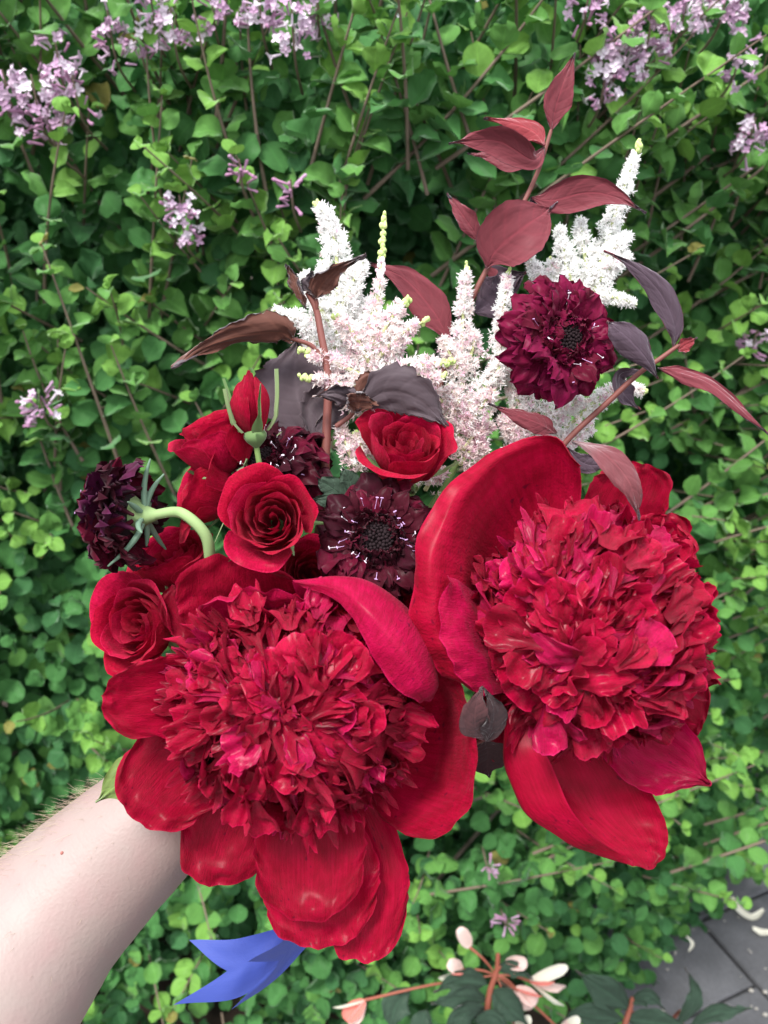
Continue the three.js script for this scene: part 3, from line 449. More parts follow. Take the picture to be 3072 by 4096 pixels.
// ---------------------------------------------------------------- dark scabious
const scabMat = (r, g, b) => std(lin(r, g, b), 1, { map: petalTex, transmission: 0.12, specularIntensity: 0.3, clearcoat: 0.10, clearcoatRoughness: 0.35 });
const SCAB = [scabMat(0.115, 0.0022, 0.026), scabMat(0.06, 0.0018, 0.013), scabMat(0.18, 0.0028, 0.05)], SCABDARK = [scabMat(0.03, 0.002, 0.009), scabMat(0.042, 0.002, 0.012)], SCABPALE = scabMat(0.075, 0.016, 0.05);
const stamenMat = std(lin(0.78, 0.68, 0.78), 0.6), stamenLilac = std(lin(0.52, 0.32, 0.58), 0.6), budMat = std(lin(0.016, 0.008, 0.010), 0.85, { specularIntensity: 0.4 }), bractMat = std(lin(0.13, 0.22, 0.15), 0.75), paleStem = std(lin(0.24, 0.35, 0.14), 0.8);
// an outer floret: a short tube with three broad lobes and two small ones, blade along y, face +z
function floret(seed, big) {
  const r = rng(seed), gs = [], lobes = big ? [[0, 0.62, 0.30], [-0.75, 0.48, 0.25], [0.75, 0.48, 0.25], [-1.9, 0.22, 0.14], [1.9, 0.22, 0.14]] : [0, 1.26, 2.5, 3.77, 5.03].map((a) => [a, 0.34, 0.2]);
  for (const [a, len, wid] of lobes) {
    const s = r.r(0, 60), aa = a + r.s(0.15), dip = big ? 0.35 : 0.75;
    gs.push(sheet(6, 6, (u, v) => { const k = u * 2 - 1, w = wid * Math.pow(Math.sin(Math.PI * (0.12 + 0.83 * v)), 0.6) * (0.45 + 0.6 * v), x = w * k, y = 0.06 + len * v * (1 - 0.1 * k * k), z = dip * 0.5 * len * v * (1 - v) * 1.2 + 0.2 * w * k * k + (big ? -0.12 * v * v : 0.25 * v) + 0.24 * v * noise(k * 2.6 + s, v * 2.8 + s);
      return V(x * Math.cos(aa) + y * Math.sin(aa), y * Math.cos(aa) - x * Math.sin(aa), z); }));
  }
  gs.push(tube([V(0, -0.05, -0.45), V(0, 0, 0.02)], [0.035, 0.09], 6, 2));
  return mergeGeometries(gs);
}
const FLO_BIG = [1, 2, 3, 4, 5, 6].map((i) => floret(300 + i, true)), FLO_SMALL = [1, 2, 3, 4].map((i) => floret(330 + i, false));
const STAMEN = mergeGeometries([tube([V(0, 0, 0), V(0, 0.7, 0.03)], 0.016, 4, 1), at(new THREE.CapsuleGeometry(0.045, 0.13, 2, 6), new THREE.Matrix4().makeRotationZ(1.2).setPosition(0, 0.75, 0.03))]);
function scabious(label, px, py, d, rpx, axis, { seed = 1, pal = SCAB, outer = 39, mid = 26, cone = 0.20, pins = 26, stem = stemGreen, bracts = 0, via, out, white = 0.5, flat = 1, step } = {}) {
  const r = rng(seed), R = rpx / FOC * d, cen = C(px, py, d), M = frame(axis, BACK.clone().add(V(0.17, 0.31, 0))), toW = (q) => q.multiplyScalar(R).applyMatrix4(M).add(cen), dirW = (q) => q.transformDirection(M);
  const T = thing('scabious', label, 'flower', toW(V(0, -0.5, 0)), 'dark maroon scabious in the bouquet');
  const cg = new THREE.SphereGeometry(1, 14, 10); { const p = cg.attributes.position; for (let i = 0; i < p.count; i++) { const q = toW(V(p.getX(i) * 0.45, p.getY(i) * 0.32 - 0.12, p.getZ(i) * 0.45)); p.setXYZ(i, q.x, q.y, q.z); } cg.computeVertexNormals(); }
  const heart = part(T, 'flower_head', cg, budMat);
  const beads = [], bead = new THREE.IcosahedronGeometry(0.026, 1);
  for (let i = 0; i < 80; i++) { const f = (i + 0.5) / 80, al = Math.acos(1 - f * 0.36), be = i * 2.39996, q = V(Math.sin(al) * Math.cos(be) * cone * 1.6, 0.16 + 0.22 * Math.cos(al) * flat, Math.sin(al) * Math.sin(be) * cone * 1.6).multiplyScalar(1); const m = new THREE.Matrix4().makeScale(r.r(0.8, 1.3), r.r(1, 1.7), r.r(0.8, 1.3)).setPosition(q.x, q.y - 0.1, q.z); const g = at(bead, m); const p = g.attributes.position; for (let j = 0; j < p.count; j++) { const w = toW(V(p.getX(j), p.getY(j), p.getZ(j))); p.setXYZ(j, w.x, w.y, w.z); } g.computeVertexNormals(); beads.push(g); }
  part(T, 'centre_buds', mergeGeometries(beads), budMat, { kind: 'stuff' });
  const place = (el, be, rad, y0, geo, mat, size, name) => {
    const rd = V(Math.cos(be), 0, Math.sin(be)), ax = rd.clone().multiplyScalar(Math.cos(el)).add(V(r.s(0.4), Math.sin(el) + r.s(0.3), r.s(0.4))), n = rd.clone().multiplyScalar(-Math.sin(el)).add(V(r.s(0.6), Math.cos(el), r.s(0.6)));
    return put(T, name, geo, mat, placed(toW(V(rd.x * rad, y0, rd.z * rad)), dirW(ax), dirW(n), R * size, R * size * r.r(0.85, 1.2)));
  };
  for (let i = 0; i < outer; i++) { const ring = i % 3, be = (i + r.s(0.35)) / outer * Math.PI * 2; place([-14, 8, 30][ring] * DEG + r.s(0.14), be, [0.44, 0.44, 0.36][ring] + r.s(0.03), [-0.14, 0.0, 0.08][ring], r.pick(FLO_BIG), r.pick(pal), r.r(0.78, 1.0) * [1, 0.95, 0.8][ring], 'floret'); }
  for (let i = 0; i < mid; i++) { const be = (i + r.s(0.4)) / mid * Math.PI * 2, q = i % 2; place((q ? 55 : 70) * DEG + r.s(0.15), be, q ? 0.38 : 0.28, q ? 0.14 : 0.17, r.pick(FLO_SMALL), r.pick(pal), r.r(0.34, 0.5), 'inner_floret'); }
  for (let i = 0; i < pins; i++) { const be = r() * 6.283, al = r.r(30, 85) * DEG, rd = V(Math.cos(be) * Math.sin(al), Math.cos(al), Math.sin(be) * Math.sin(al)); put(T, 'stamen', STAMEN, r() < white ? stamenMat : stamenLilac, placed(toW(rd.clone().multiplyScalar(0.6).add(V(0, -0.1, 0))), dirW(rd.clone().add(V(r.s(0.5), r.s(0.3), r.s(0.5)))), V(r.s(1), r.s(1), r.s(1)), R * r.r(0.12, 0.24), R * 0.26)); }
  for (let i = 0; i < bracts; i++) { const be = i / bracts * 6.283 + r.s(0.45), L = r.r(0.4, 0.95), up = r.r(-0.7, 0.5), rd = V(Math.cos(be), 0, Math.sin(be)); part(T, 'bract', tube([0, 0.35, 0.7, 1].map((t) => toW(rd.clone().multiplyScalar(0.12 + L * t * 0.9).add(V(0, -0.52 + L * up * t * t + 0.05 * t, 0)))), [0.0013, 0.0017, 0.0013, 0.0005], 6, 10), bractMat); }
  if (bracts) part(T, 'calyx', tube([toW(V(0, -0.72, 0)), toW(V(0, -0.55, 0)), toW(V(0, -0.36, 0))], [0.0028, 0.005, 0.010], 10, 6), paleStem);
  stemToGrip(T, toW(V(0, bracts ? -0.7 : -0.4, 0)), out ?? axis.clone().negate(), bracts ? 0.0029 : 0.002, bracts ? paleStem : stem, via, step);
  return T;
}
scabious('dark wine scabious standing among the white plumes by the red branch', 2245, 1358, 0.44, 258, dirC(0.26, -0.02, 0.96), { seed: 5, pal: [SCAB[0], SCAB[2], SCAB[2], scabMat(0.20, 0.003, 0.062)], pins: 14, white: 0.7 });
scabious('nearly black scabious with lilac pins, between the round rose and cupped peony', 1510, 2165, 0.415, 275, dirC(-0.03, 0.22, 0.97), { seed: 9, pal: [SCAB[1], SCABDARK[1], SCAB[0]], pins: 34, white: 0.35 });
scabious('dark maroon scabious dotted with white stamens under the rosebud', 1075, 1872, 0.448, 258, dirC(-0.34, 0.62, 0.70), { seed: 13, pal: [SCAB[1], SCAB[0], SCABDARK[1]], pins: 40, white: 0.95 });
scabious('nodding scabious turned away, with green bracts and an arched pale stem', 462, 2065, 0.43, 240, dirC(-0.97, -0.03, -0.16), { seed: 19, pal: [SCAB[1], SCABDARK[1], SCAB[0], SCABPALE], pins: 18, white: 0.4, bracts: 9, out: dirC(0.98, 0.15, 0.1), step: 0.010, via: [C(745, 2062, 0.42), C(822, 2140, 0.42), C(845, 2260, 0.428), C(870, 2420, 0.45)] });

// ---------------------------------------------------------------- astilbe plumes
const astMat = new THREE.MeshPhysicalMaterial({ color: lin(1, 1, 1), roughness: 1, transmission: 0.5, side: THREE.DoubleSide }), astStem = std(lin(0.50, 0.55, 0.26), 0.8), astBud = new THREE.MeshPhysicalMaterial({ color: lin(1, 1, 1), roughness: 0.8 });
function feather(seed) { // one tiny flower: narrow petals and thread-like stamens
  const r = rng(seed), gs = [];
  for (let i = 0; i < 11; i++) { const d = V(r.s(1), r.r(0.05, 1.2), r.s(1)).normalize(), s = V(r.s(1), r.s(1), r.s(1)).cross(d).normalize(), l = r.r(0.7, 1.1), w = i < 6 ? 0.12 : 0.045, bend = V(r.s(0.25), r.s(0.25), r.s(0.25)); const g = sheet(1, 3, (u, v) => d.clone().multiplyScalar(l * v).addScaledVector(bend, v * v).addScaledVector(s, (u - 0.5) * 2 * w * (0.35 + 0.9 * Math.sin(Math.PI * Math.min(0.96, v * 0.9 + 0.08))))); gs.push(g); }
  return mergeGeometries(gs);
}
const FEATHERS = [1, 2, 3, 4].map((i) => feather(400 + i)), BUD = new THREE.IcosahedronGeometry(1, 1);
const AST_WHITE = [lin(0.96, 0.96, 0.95), lin(0.95, 0.95, 0.93), lin(0.96, 0.93, 0.93)], AST_PINK = [lin(0.88, 0.70, 0.72), lin(0.90, 0.80, 0.77), lin(0.82, 0.58, 0.68), lin(0.92, 0.85, 0.83)], AST_GREEN = [lin(0.55, 0.66, 0.25), lin(0.45, 0.60, 0.20)];
// spike: [px, py, depth] points, half width in px at the foot, share of the tip that is still in bud, how pink
function astilbe(label, root, spikes, seed) {
  const r = rng(seed), T = thing('astilbe', label, 'flower', C(...root), 'pale astilbe plumes in the bouquet');
  for (const [pts, hw, bud, pink, loose = 0] of spikes) {
    const P = pts.map((p) => C(...p)), curve = new THREE.CatmullRomCurve3(P), L = curve.getLength(), dm = pts[0][2];
    const st = part(T, 'side_stem', tube(P, [0.0014, 0.0006], 5, 10), astStem);
    const w0 = hw * 1.15 / FOC * dm, sets = FEATHERS.map(() => []), buds = [];
    const n = Math.round(L / 0.000115 * (0.55 + 0.45 * w0 / 0.008));
    for (let i = 0; i < n; i++) {
      const t = Math.pow(r(), 0.9), c = curve.getPoint(t), tg = curve.getTangent(t), a = r() * 6.283, e = V(0.2, 0.7, 0.4).cross(tg).normalize(), b = V().crossVectors(tg, e), rad = w0 * 1.18 * (1.02 - 0.82 * Math.pow(t, 1.1)) * Math.sqrt(r.r(0.05, 1)) * (0.72 + 0.75 * Math.max(0, noise(t * L * 160, a * 0.9, hw))), o = e.multiplyScalar(Math.cos(a)).addScaledVector(b, Math.sin(a));
      const pos = c.clone().addScaledVector(o, rad), ax = o.clone().multiplyScalar(0.8).addScaledVector(tg, 0.6 + r.s(0.3));
      if (t > 1 - bud || r() < loose) { if (r() < 0.2) buds.push([pos.addScaledVector(o, -rad * 0.25), r.r(0.0008, 0.0013) * (t > 0.97 ? 0.8 : 1.1), t > 1 - bud * 0.75 ? r.pick(AST_GREEN) : r.pick(AST_PINK)]); continue; }
      r.pick(sets).push([placed(pos, ax, V(r.s(1), r.s(1), r.s(1)), r.r(0.0016, 0.003)), r() < pink ? r.pick(AST_PINK) : r.pick(AST_WHITE)]);
    }
    const inv = new THREE.Matrix4().copy(T.matrixWorld).invert();
    sets.forEach((s, k) => { if (!s.length) return; const im = new THREE.InstancedMesh(FEATHERS[k], astMat, s.length); im.name = 'florets'; im.userData.kind = 'stuff'; im.castShadow = im.receiveShadow = true; s.forEach(([m, c], i) => { im.setMatrixAt(i, m.clone().premultiply(inv)); im.setColorAt(i, c); }); T.add(im); });
    if (buds.length) { const im = new THREE.InstancedMesh(BUD, astBud, buds.length); im.name = 'green_buds'; im.userData.kind = 'stuff'; im.castShadow = im.receiveShadow = true; buds.forEach(([p, s, c], i) => { im.setMatrixAt(i, new THREE.Matrix4().makeScale(s, s * 1.25, s).setPosition(p).premultiply(inv)); im.setColorAt(i, c); }); T.add(im); }
  }
  stemToGrip(T, C(...root), dirC(-0.25, -0.9, -0.2), 0.0018, stemGreen);
}
astilbe('pure white astilbe plume with a hooked tip behind the brown leaf shoot', [1330, 1480, 0.475], [
  [[[1340, 1480, 0.475], [1350, 1250, 0.475], [1345, 1020, 0.475], [1320, 900, 0.475], [1262, 806, 0.472]], 78, 0.06, 0.02],
  [[[1345, 1330, 0.475], [1260, 1200, 0.47], [1215, 1090, 0.47]], 55, 0.02, 0.02], [[[1345, 1280, 0.475], [1400, 1150, 0.475], [1455, 1040, 0.478]], 62, 0.02, 0.02],
  [[[1340, 1400, 0.475], [1210, 1290, 0.47], [1090, 1240, 0.468]], 52, 0.03, 0.05], [[[1340, 1440, 0.475], [1260, 1360, 0.47], [1200, 1270, 0.468]], 60, 0.02, 0.1],
  [[[1345, 1380, 0.482], [1420, 1300, 0.482], [1480, 1200, 0.482]], 70, 0, 0.05], [[[1340, 1460, 0.482], [1270, 1420, 0.48], [1220, 1370, 0.48]], 66, 0.02, 0.1],
  [[[1345, 1230, 0.478], [1390, 1210, 0.48], [1440, 1160, 0.48]], 60, 0.02, 0.02], [[[1345, 1200, 0.48], [1300, 1130, 0.48], [1290, 1040, 0.478]], 60, 0.02, 0.02],
], 41);
astilbe('blush astilbe plume with a thin green budded tip, over the purple leaf', [1480, 1620, 0.46], [
  [[[1480, 1620, 0.46], [1500, 1300, 0.46], [1525, 1050, 0.46], [1537, 852, 0.46]], 30, 0.42, 0.5, 0.55],
  [[[1490, 1480, 0.46], [1410, 1330, 0.455], [1330, 1260, 0.452]], 62, 0.12, 0.6, 0.1], [[[1490, 1520, 0.46], [1330, 1450, 0.45], [1190, 1400, 0.446]], 50, 0.2, 0.6, 0.2],
  [[[1490, 1560, 0.46], [1350, 1530, 0.45], [1195, 1505, 0.445]], 46, 0.22, 0.6, 0.25], [[[1500, 1400, 0.46], [1560, 1280, 0.455], [1640, 1190, 0.455]], 58, 0.2, 0.6, 0.15],
  [[[1495, 1450, 0.46], [1600, 1340, 0.455], [1715, 1275, 0.452]], 56, 0.2, 0.6, 0.15], [[[1490, 1540, 0.46], [1640, 1470, 0.452], [1820, 1445, 0.45]], 52, 0.22, 0.6, 0.2],
  [[[1490, 1590, 0.46], [1650, 1530, 0.452], [1790, 1500, 0.45]], 60, 0.1, 0.7, 0.1], [[[1500, 1500, 0.465], [1560, 1420, 0.465], [1600, 1350, 0.465]], 75, 0, 0.65], [[[1490, 1500, 0.465], [1440, 1430, 0.465], [1400, 1350, 0.465]], 75, 0, 0.65],
  [[[1490, 1400, 0.462], [1480, 1300, 0.46], [1500, 1200, 0.46]], 60, 0.05, 0.5, 0.1], [[[1480, 1640, 0.455], [1400, 1600, 0.45], [1350, 1540, 0.45]], 60, 0.05, 0.8, 0.1],
  [[[1480, 1660, 0.46], [1560, 1600, 0.46], [1680, 1560, 0.46]], 70, 0, 0.8], [[[1420, 1860, 0.45], [1385, 1780, 0.45], [1360, 1690, 0.45]], 52, 0.05, 0.75, 0.1], [[[1440, 1880, 0.455], [1450, 1800, 0.45], [1420, 1720, 0.45]], 52, 0.1, 0.8, 0.2],
], 43);
astilbe('pink astilbe plume with two slim upright spikes below the wide red leaf', [1860, 1720, 0.475], [
  [[[1850, 1560, 0.475], [1850, 1300, 0.472], [1868, 1050, 0.47]], 50, 0.08, 0.35], [[[1850, 1500, 0.472], [1800, 1420, 0.47], [1770, 1350, 0.47]], 55, 0.02, 0.7], [[[1855, 1480, 0.472], [1890, 1400, 0.47], [1900, 1320, 0.47]], 50, 0.02, 0.6],
  [[[1990, 1520, 0.472], [2005, 1300, 0.47], [2035, 1075, 0.468]], 46, 0.06, 0.2], [[[1860, 1640, 0.472], [1960, 1530, 0.468], [2030, 1420, 0.466]], 66, 0.03, 0.3],
  [[[1850, 1680, 0.472], [1760, 1600, 0.466], [1690, 1560, 0.465]], 66, 0.02, 0.8], [[[1860, 1700, 0.472], [1830, 1600, 0.465], [1790, 1540, 0.465]], 66, 0.06, 0.8], [[[1860, 1720, 0.472], [1930, 1620, 0.465], [1970, 1560, 0.465]], 70, 0.06, 0.6],
  [[[1850, 1800, 0.472], [1900, 1740, 0.47], [1970, 1700, 0.47]], 60, 0, 0.9], [[[1840, 1860, 0.475], [1890, 1800, 0.472], [1950, 1790, 0.47]], 56, 0, 0.95], [[[1700, 1960, 0.47], [1740, 1900, 0.47], [1780, 1880, 0.47]], 50, 0, 0.95], [[[1850, 1800, 0.476], [1830, 1700, 0.476], [1880, 1620, 0.476]], 70, 0, 0.8],
], 47);
astilbe('brilliant white astilbe plume with a tall straight spike behind the wine scabious', [2330, 1300, 0.48], [
  [[[2335, 1300, 0.48], [2400, 1050, 0.48], [2480, 800, 0.48], [2562, 556, 0.478]], 58, 0.10, 0.0],
  [[[2345, 1250, 0.48], [2270, 1080, 0.478], [2240, 905, 0.476]], 62, 0.02, 0.0], [[[2370, 1140, 0.48], [2330, 980, 0.478], [2320, 870, 0.476]], 48, 0.02, 0.0], [[[2380, 1120, 0.478], [2440, 1010, 0.476], [2520, 935, 0.476]], 62, 0.02, 0],
  [[[2350, 1200, 0.48], [2430, 1080, 0.476], [2520, 1020, 0.476]], 60, 0.02, 0.05], [[[2300, 1280, 0.482], [2180, 1150, 0.48], [2105, 1005, 0.478]], 50, 0.05, 0.1], [[[2300, 1300, 0.482], [2230, 1180, 0.48], [2200, 1030, 0.48]], 50, 0.05, 0.1],
  [[[2380, 1180, 0.478], [2460, 1190, 0.474], [2545, 1215, 0.472]], 36, 0.05, 0.02],
], 53);
astilbe('ivory astilbe plume spreading low beneath the wine scabious', [2150, 1860, 0.48], [
  [[[2150, 1840, 0.48], [2300, 1680, 0.478], [2460, 1560, 0.476], [2590, 1565, 0.474]], 54, 0.06, 0.1, 0.05], [[[2150, 1800, 0.48], [2080, 1640, 0.478], [2040, 1480, 0.476]], 70, 0.03, 0.3], [[[2160, 1760, 0.48], [2230, 1650, 0.478], [2330, 1590, 0.476]], 66, 0.02, 0.2],
  [[[2120, 1830, 0.478], [2250, 1780, 0.476], [2370, 1700, 0.474]], 60, 0.02, 0.35], [[[2120, 1850, 0.478], [2060, 1740, 0.472], [2000, 1660, 0.47]], 66, 0.03, 0.7], [[[2150, 1880, 0.478], [2100, 1800, 0.474], [2050, 1760, 0.472]], 60, 0, 0.8], [[[2160, 1700, 0.482], [2130, 1600, 0.482], [2100, 1500, 0.482]], 74, 0, 0.25],
], 59);

// ---------------------------------------------------------------- coloured foliage
const bladeTex = (pairs) => veins(pairs, [0.80, 0.76, 0.78], [1, 1, 1], 0.1);
const bladeBump = pixelTexture(128, 128, (u, v) => { const k = Math.abs(u - 0.5) * 2, s = (v - k * 0.1 - 0.03 * k * k) * 9, side = Math.exp(-(((((s % 1) + 1) % 1 - 0.5) / 0.14) ** 2)); return 0.6 - 0.35 * side - 0.4 * Math.exp(-((k / 0.06) ** 2)) + 0.2 * noise(u * 20, v * 20); }, false);
const btex = bladeTex(9);
const blade = (r, g, b, o = {}) => std(lin(r, g, b), 1, { map: btex, bumpMap: bladeBump, bumpScale: 0.0005, transmission: 0.32, clearcoat: 0.15, clearcoatRoughness: 0.45, ...o });
const PLUM_TOP = blade(0.095, 0.055, 0.085), PLUM_UNDER = blade(0.24, 0.022, 0.040), PLUM_RED = blade(0.36, 0.022, 0.036), NINE_TOP = blade(0.10, 0.068, 0.082), NINE_UNDER = blade(0.15, 0.040, 0.018), DARKLEAF = blade(0.05, 0.014, 0.018, { clearcoat: 0.06 }), GREENLEAF = blade(0.20, 0.33, 0.06), ROSELEAF = blade(0.03, 0.08, 0.04);
function twoSided(T, geo, top, under, flip = 1, name = 'leaf') {
  const p = part(T, name, geo, top), g = geo.clone(), a = g.attributes.position, n = g.attributes.normal;
  for (let i = 0; i < a.count; i++) a.setXYZ(i, a.getX(i) - flip * n.getX(i) * 0.00025, a.getY(i) - flip * n.getY(i) * 0.00025, a.getZ(i) - flip * n.getZ(i) * 0.00025);
  part(p, 'leaf_underside', g, under);
}
// front: the side that turns to the viewer where the blade lies flat ('t' top or 'u' underside)
function leafy(T, d, st, front, top, under, o = {}) { const g = loft(d, st, { nu: 14, nv: 44, tip: 0.62, base: 0.3, point: 0.55, saw: 0.05, teeth: 22, ruffle: 0.0012, crumple: 0.0008, ...o }); front === 't' ? twoSided(T, g, top, under) : twoSided(T, g, under, top); }
const sprig = (T, pts, r0, r1, mat, name = 'stem') => part(T, name, tube(pts.map((p) => C(...p)), [r0, r1], 7, pts.length * 6), mat);

{ // plum-leaved branch, tall
  const T = thing('red_leaf_branch', 'tall red leafed branch rising above the astilbe plumes', 'branch', C(1880, 1210, 0.475));
  sprig(T, [[1800, 1420, 0.478], [1890, 1190, 0.475], [1985, 1010, 0.472], [2075, 850, 0.47], [2150, 690, 0.468], [2185, 585, 0.466], [2205, 520, 0.465]], 0.0017, 0.001, stemDark, 'twig');
  const d = 0.465;
  leafy(T, d, [[2205, 525, 0, 14], [2225, 420, 0.3, 58, 25], [2262, 310, 0.6, 56, 25], [2300, 212, 0.6, 20, 10]], 'u', PLUM_TOP, PLUM_UNDER, { seed: 1 });
  leafy(T, d, [[2178, 590, 0, 12], [2130, 640, 0.6, 40, 30, 20], [2010, 570, 1.2, 78, 45, 30], [1900, 560, 1.4, 66, 30, 25], [1795, 575, 1.2, 16]], 'u', PLUM_TOP, PLUM_UNDER, { seed: 2 });
  leafy(T, d, [[2180, 580, 0, 12], [2130, 525, -0.5, 50, -30], [2040, 490, -0.6, 58, -40, -20], [1935, 472, -0.4, 14]], 'u', PLUM_TOP, PLUM_RED, { seed: 3 });
  leafy(T, d, [[2170, 610, -0.5, 12], [2060, 640, -0.8, 50, 10], [1960, 622, -1.2, 40], [1870, 615, -1.4, 14]], 'u', PLUM_TOP, PLUM_UNDER, { seed: 4 });
  leafy(T, d, [[2120, 790, -0.6, 10], [2210, 800, -0.4, 55, 20, -10], [2350, 770, 0, 78, 30, -15], [2470, 790, 0.2, 62, 20], [2585, 852, 0.2, 14]], 'u', PLUM_TOP, PLUM_UNDER, { seed: 5 });
  leafy(T, 0.468, [[2120, 800, -0.4, 8], [2160, 820, -0.3, 38, 10, 20], [2215, 790, -0.3, 44, 0, 20], [2240, 765, -0.4, 20]], 't', PLUM_TOP, PLUM_UNDER, { seed: 6 });
  leafy(T, 0.47, [[1945, 1075, 0.2, 14, 20], [1985, 1000, 0.8, 110, 35], [2080, 920, 1.4, 130, 30], [2165, 860, 1.2, 90, 10], [2205, 830, 1, 24]], 'u', PLUM_TOP, PLUM_UNDER, { seed: 7, tip: 0.45, base: 0.4 });
  leafy(T, 0.472, [[1935, 980, 0, 10], [1880, 900, 0.5, 42, 30], [1830, 830, 0.6, 40, 30], [1788, 775, 0.4, 16]], 'u', PLUM_TOP, PLUM_UNDER, { seed: 8 });
  leafy(T, 0.476, [[1925, 1110, -0.5, 20], [1970, 1150, -0.8, 80], [2020, 1120, -1.1, 100, 10], [2100, 1090, -1.4, 30]], 't', PLUM_TOP, PLUM_UNDER, { seed: 9, base: 0.35 });
  leafy(T, 0.476, [[1900, 1250, -0.5, 30], [1960, 1210, -0.8, 66], [2050, 1130, -1.2, 60], [2105, 1090, -1.4, 20]], 't', PLUM_TOP, PLUM_UNDER, { seed: 19 });
  leafy(T, 0.485, [[1800, 1370, 0, 20], [1730, 1240, 0, 74, 15], [1610, 1110, 0, 72, 10], [1450, 1045, -0.3, 16]], 'u', PLUM_TOP, PLUM_UNDER, { seed: 10 });
  stemToGrip(T, C(1800, 1420, 0.478), dirC(-0.3, -0.9, -0.1), 0.0022, stemDark, [C(1650, 1950, 0.485)]);
}
{ // plum-leaved branch reaching out sideways
  const T = thing('red_leaf_branch', 'red leafed branch leaning out over the cupped peony with drooping leaves', 'branch', C(2250, 1790, 0.455));
  sprig(T, [[2160, 1900, 0.46], [2275, 1755, 0.455], [2430, 1610, 0.45], [2560, 1490, 0.445], [2640, 1435, 0.444], [2695, 1395, 0.443], [2718, 1378, 0.443]], 0.0018, 0.001, stemDark, 'twig');
  leafy(T, 0.443, [[2695, 1390, 0, 10], [2700, 1300, 0.4, 40, -25], [2640, 1170, 0.6, 58, -30, 20], [2540, 1070, 0.6, 46, -20, 10], [2415, 1003, 0.3, 10]], 't', PLUM_TOP, PLUM_UNDER, { seed: 11 });
  leafy(T, 0.443, [[2712, 1405, 0, 8], [2735, 1385, 0.1, 28, 10], [2765, 1365, 0.2, 26, 10], [2788, 1350, 0.2, 8]], 'u', PLUM_TOP, PLUM_RED, { seed: 12 });
  leafy(T, 0.443, [[2630, 1472, 0, 8], [2720, 1490, 0.3, 34, -40, 20], [2850, 1540, 0.6, 48, -45, 25], [2980, 1650, 0.8, 42, -40, 20], [3085, 1750, 0.8, 14]], 'u', PLUM_TOP, PLUM_UNDER, { seed: 13 });
  leafy(T, 0.440, [[2630, 1515, 0.2, 10], [2590, 1440, 0.9, 44, -45, 10], [2520, 1360, 1.2, 76, -40, 10], [2460, 1310, 1.2, 70, -20], [2430, 1285, 1, 26]], 't', PLUM_TOP, PLUM_UNDER, { seed: 14, base: 0.4 });
  leafy(T, 0.452, [[2570, 1480, -0.2, 8], [2480, 1500, -0.2, 34, 10, 40], [2500, 1580, -0.3, 66, 20, 20], [2560, 1640, -0.5, 24]], 't', PLUM_TOP, PLUM_UNDER, { seed: 15 });
  leafy(T, 0.455, [[2225, 1735, 0.2, 10], [2170, 1700, 0.8, 46, -30, -10], [2070, 1660, 1, 46, -30, -10], [1950, 1615, 0.8, 12]], 'u', PLUM_TOP, PLUM_UNDER, { seed: 16 });
  leafy(T, 0.40, [[2290, 1765, -3, 8], [2400, 1800, 1.4, 46, -20], [2500, 1900, 2.4, 66, -25], [2540, 1990, 2.4, 56, -20], [2555, 2080, 2, 12]], 'u', PLUM_TOP, blade(0.22, 0.04, 0.052), { seed: 17 });
  leafy(T, 0.45, [[2270, 1790, -0.6, 8], [2330, 1850, -0.8, 40], [2390, 1860, -1, 36], [2420, 1850, -1, 12]], 't', PLUM_TOP, PLUM_UNDER, { seed: 18 });
  stemToGrip(T, C(2160, 1900, 0.46), dirC(-0.6, -0.8, 0), 0.0022, stemDark, [C(1700, 2500, 0.48)]);
}
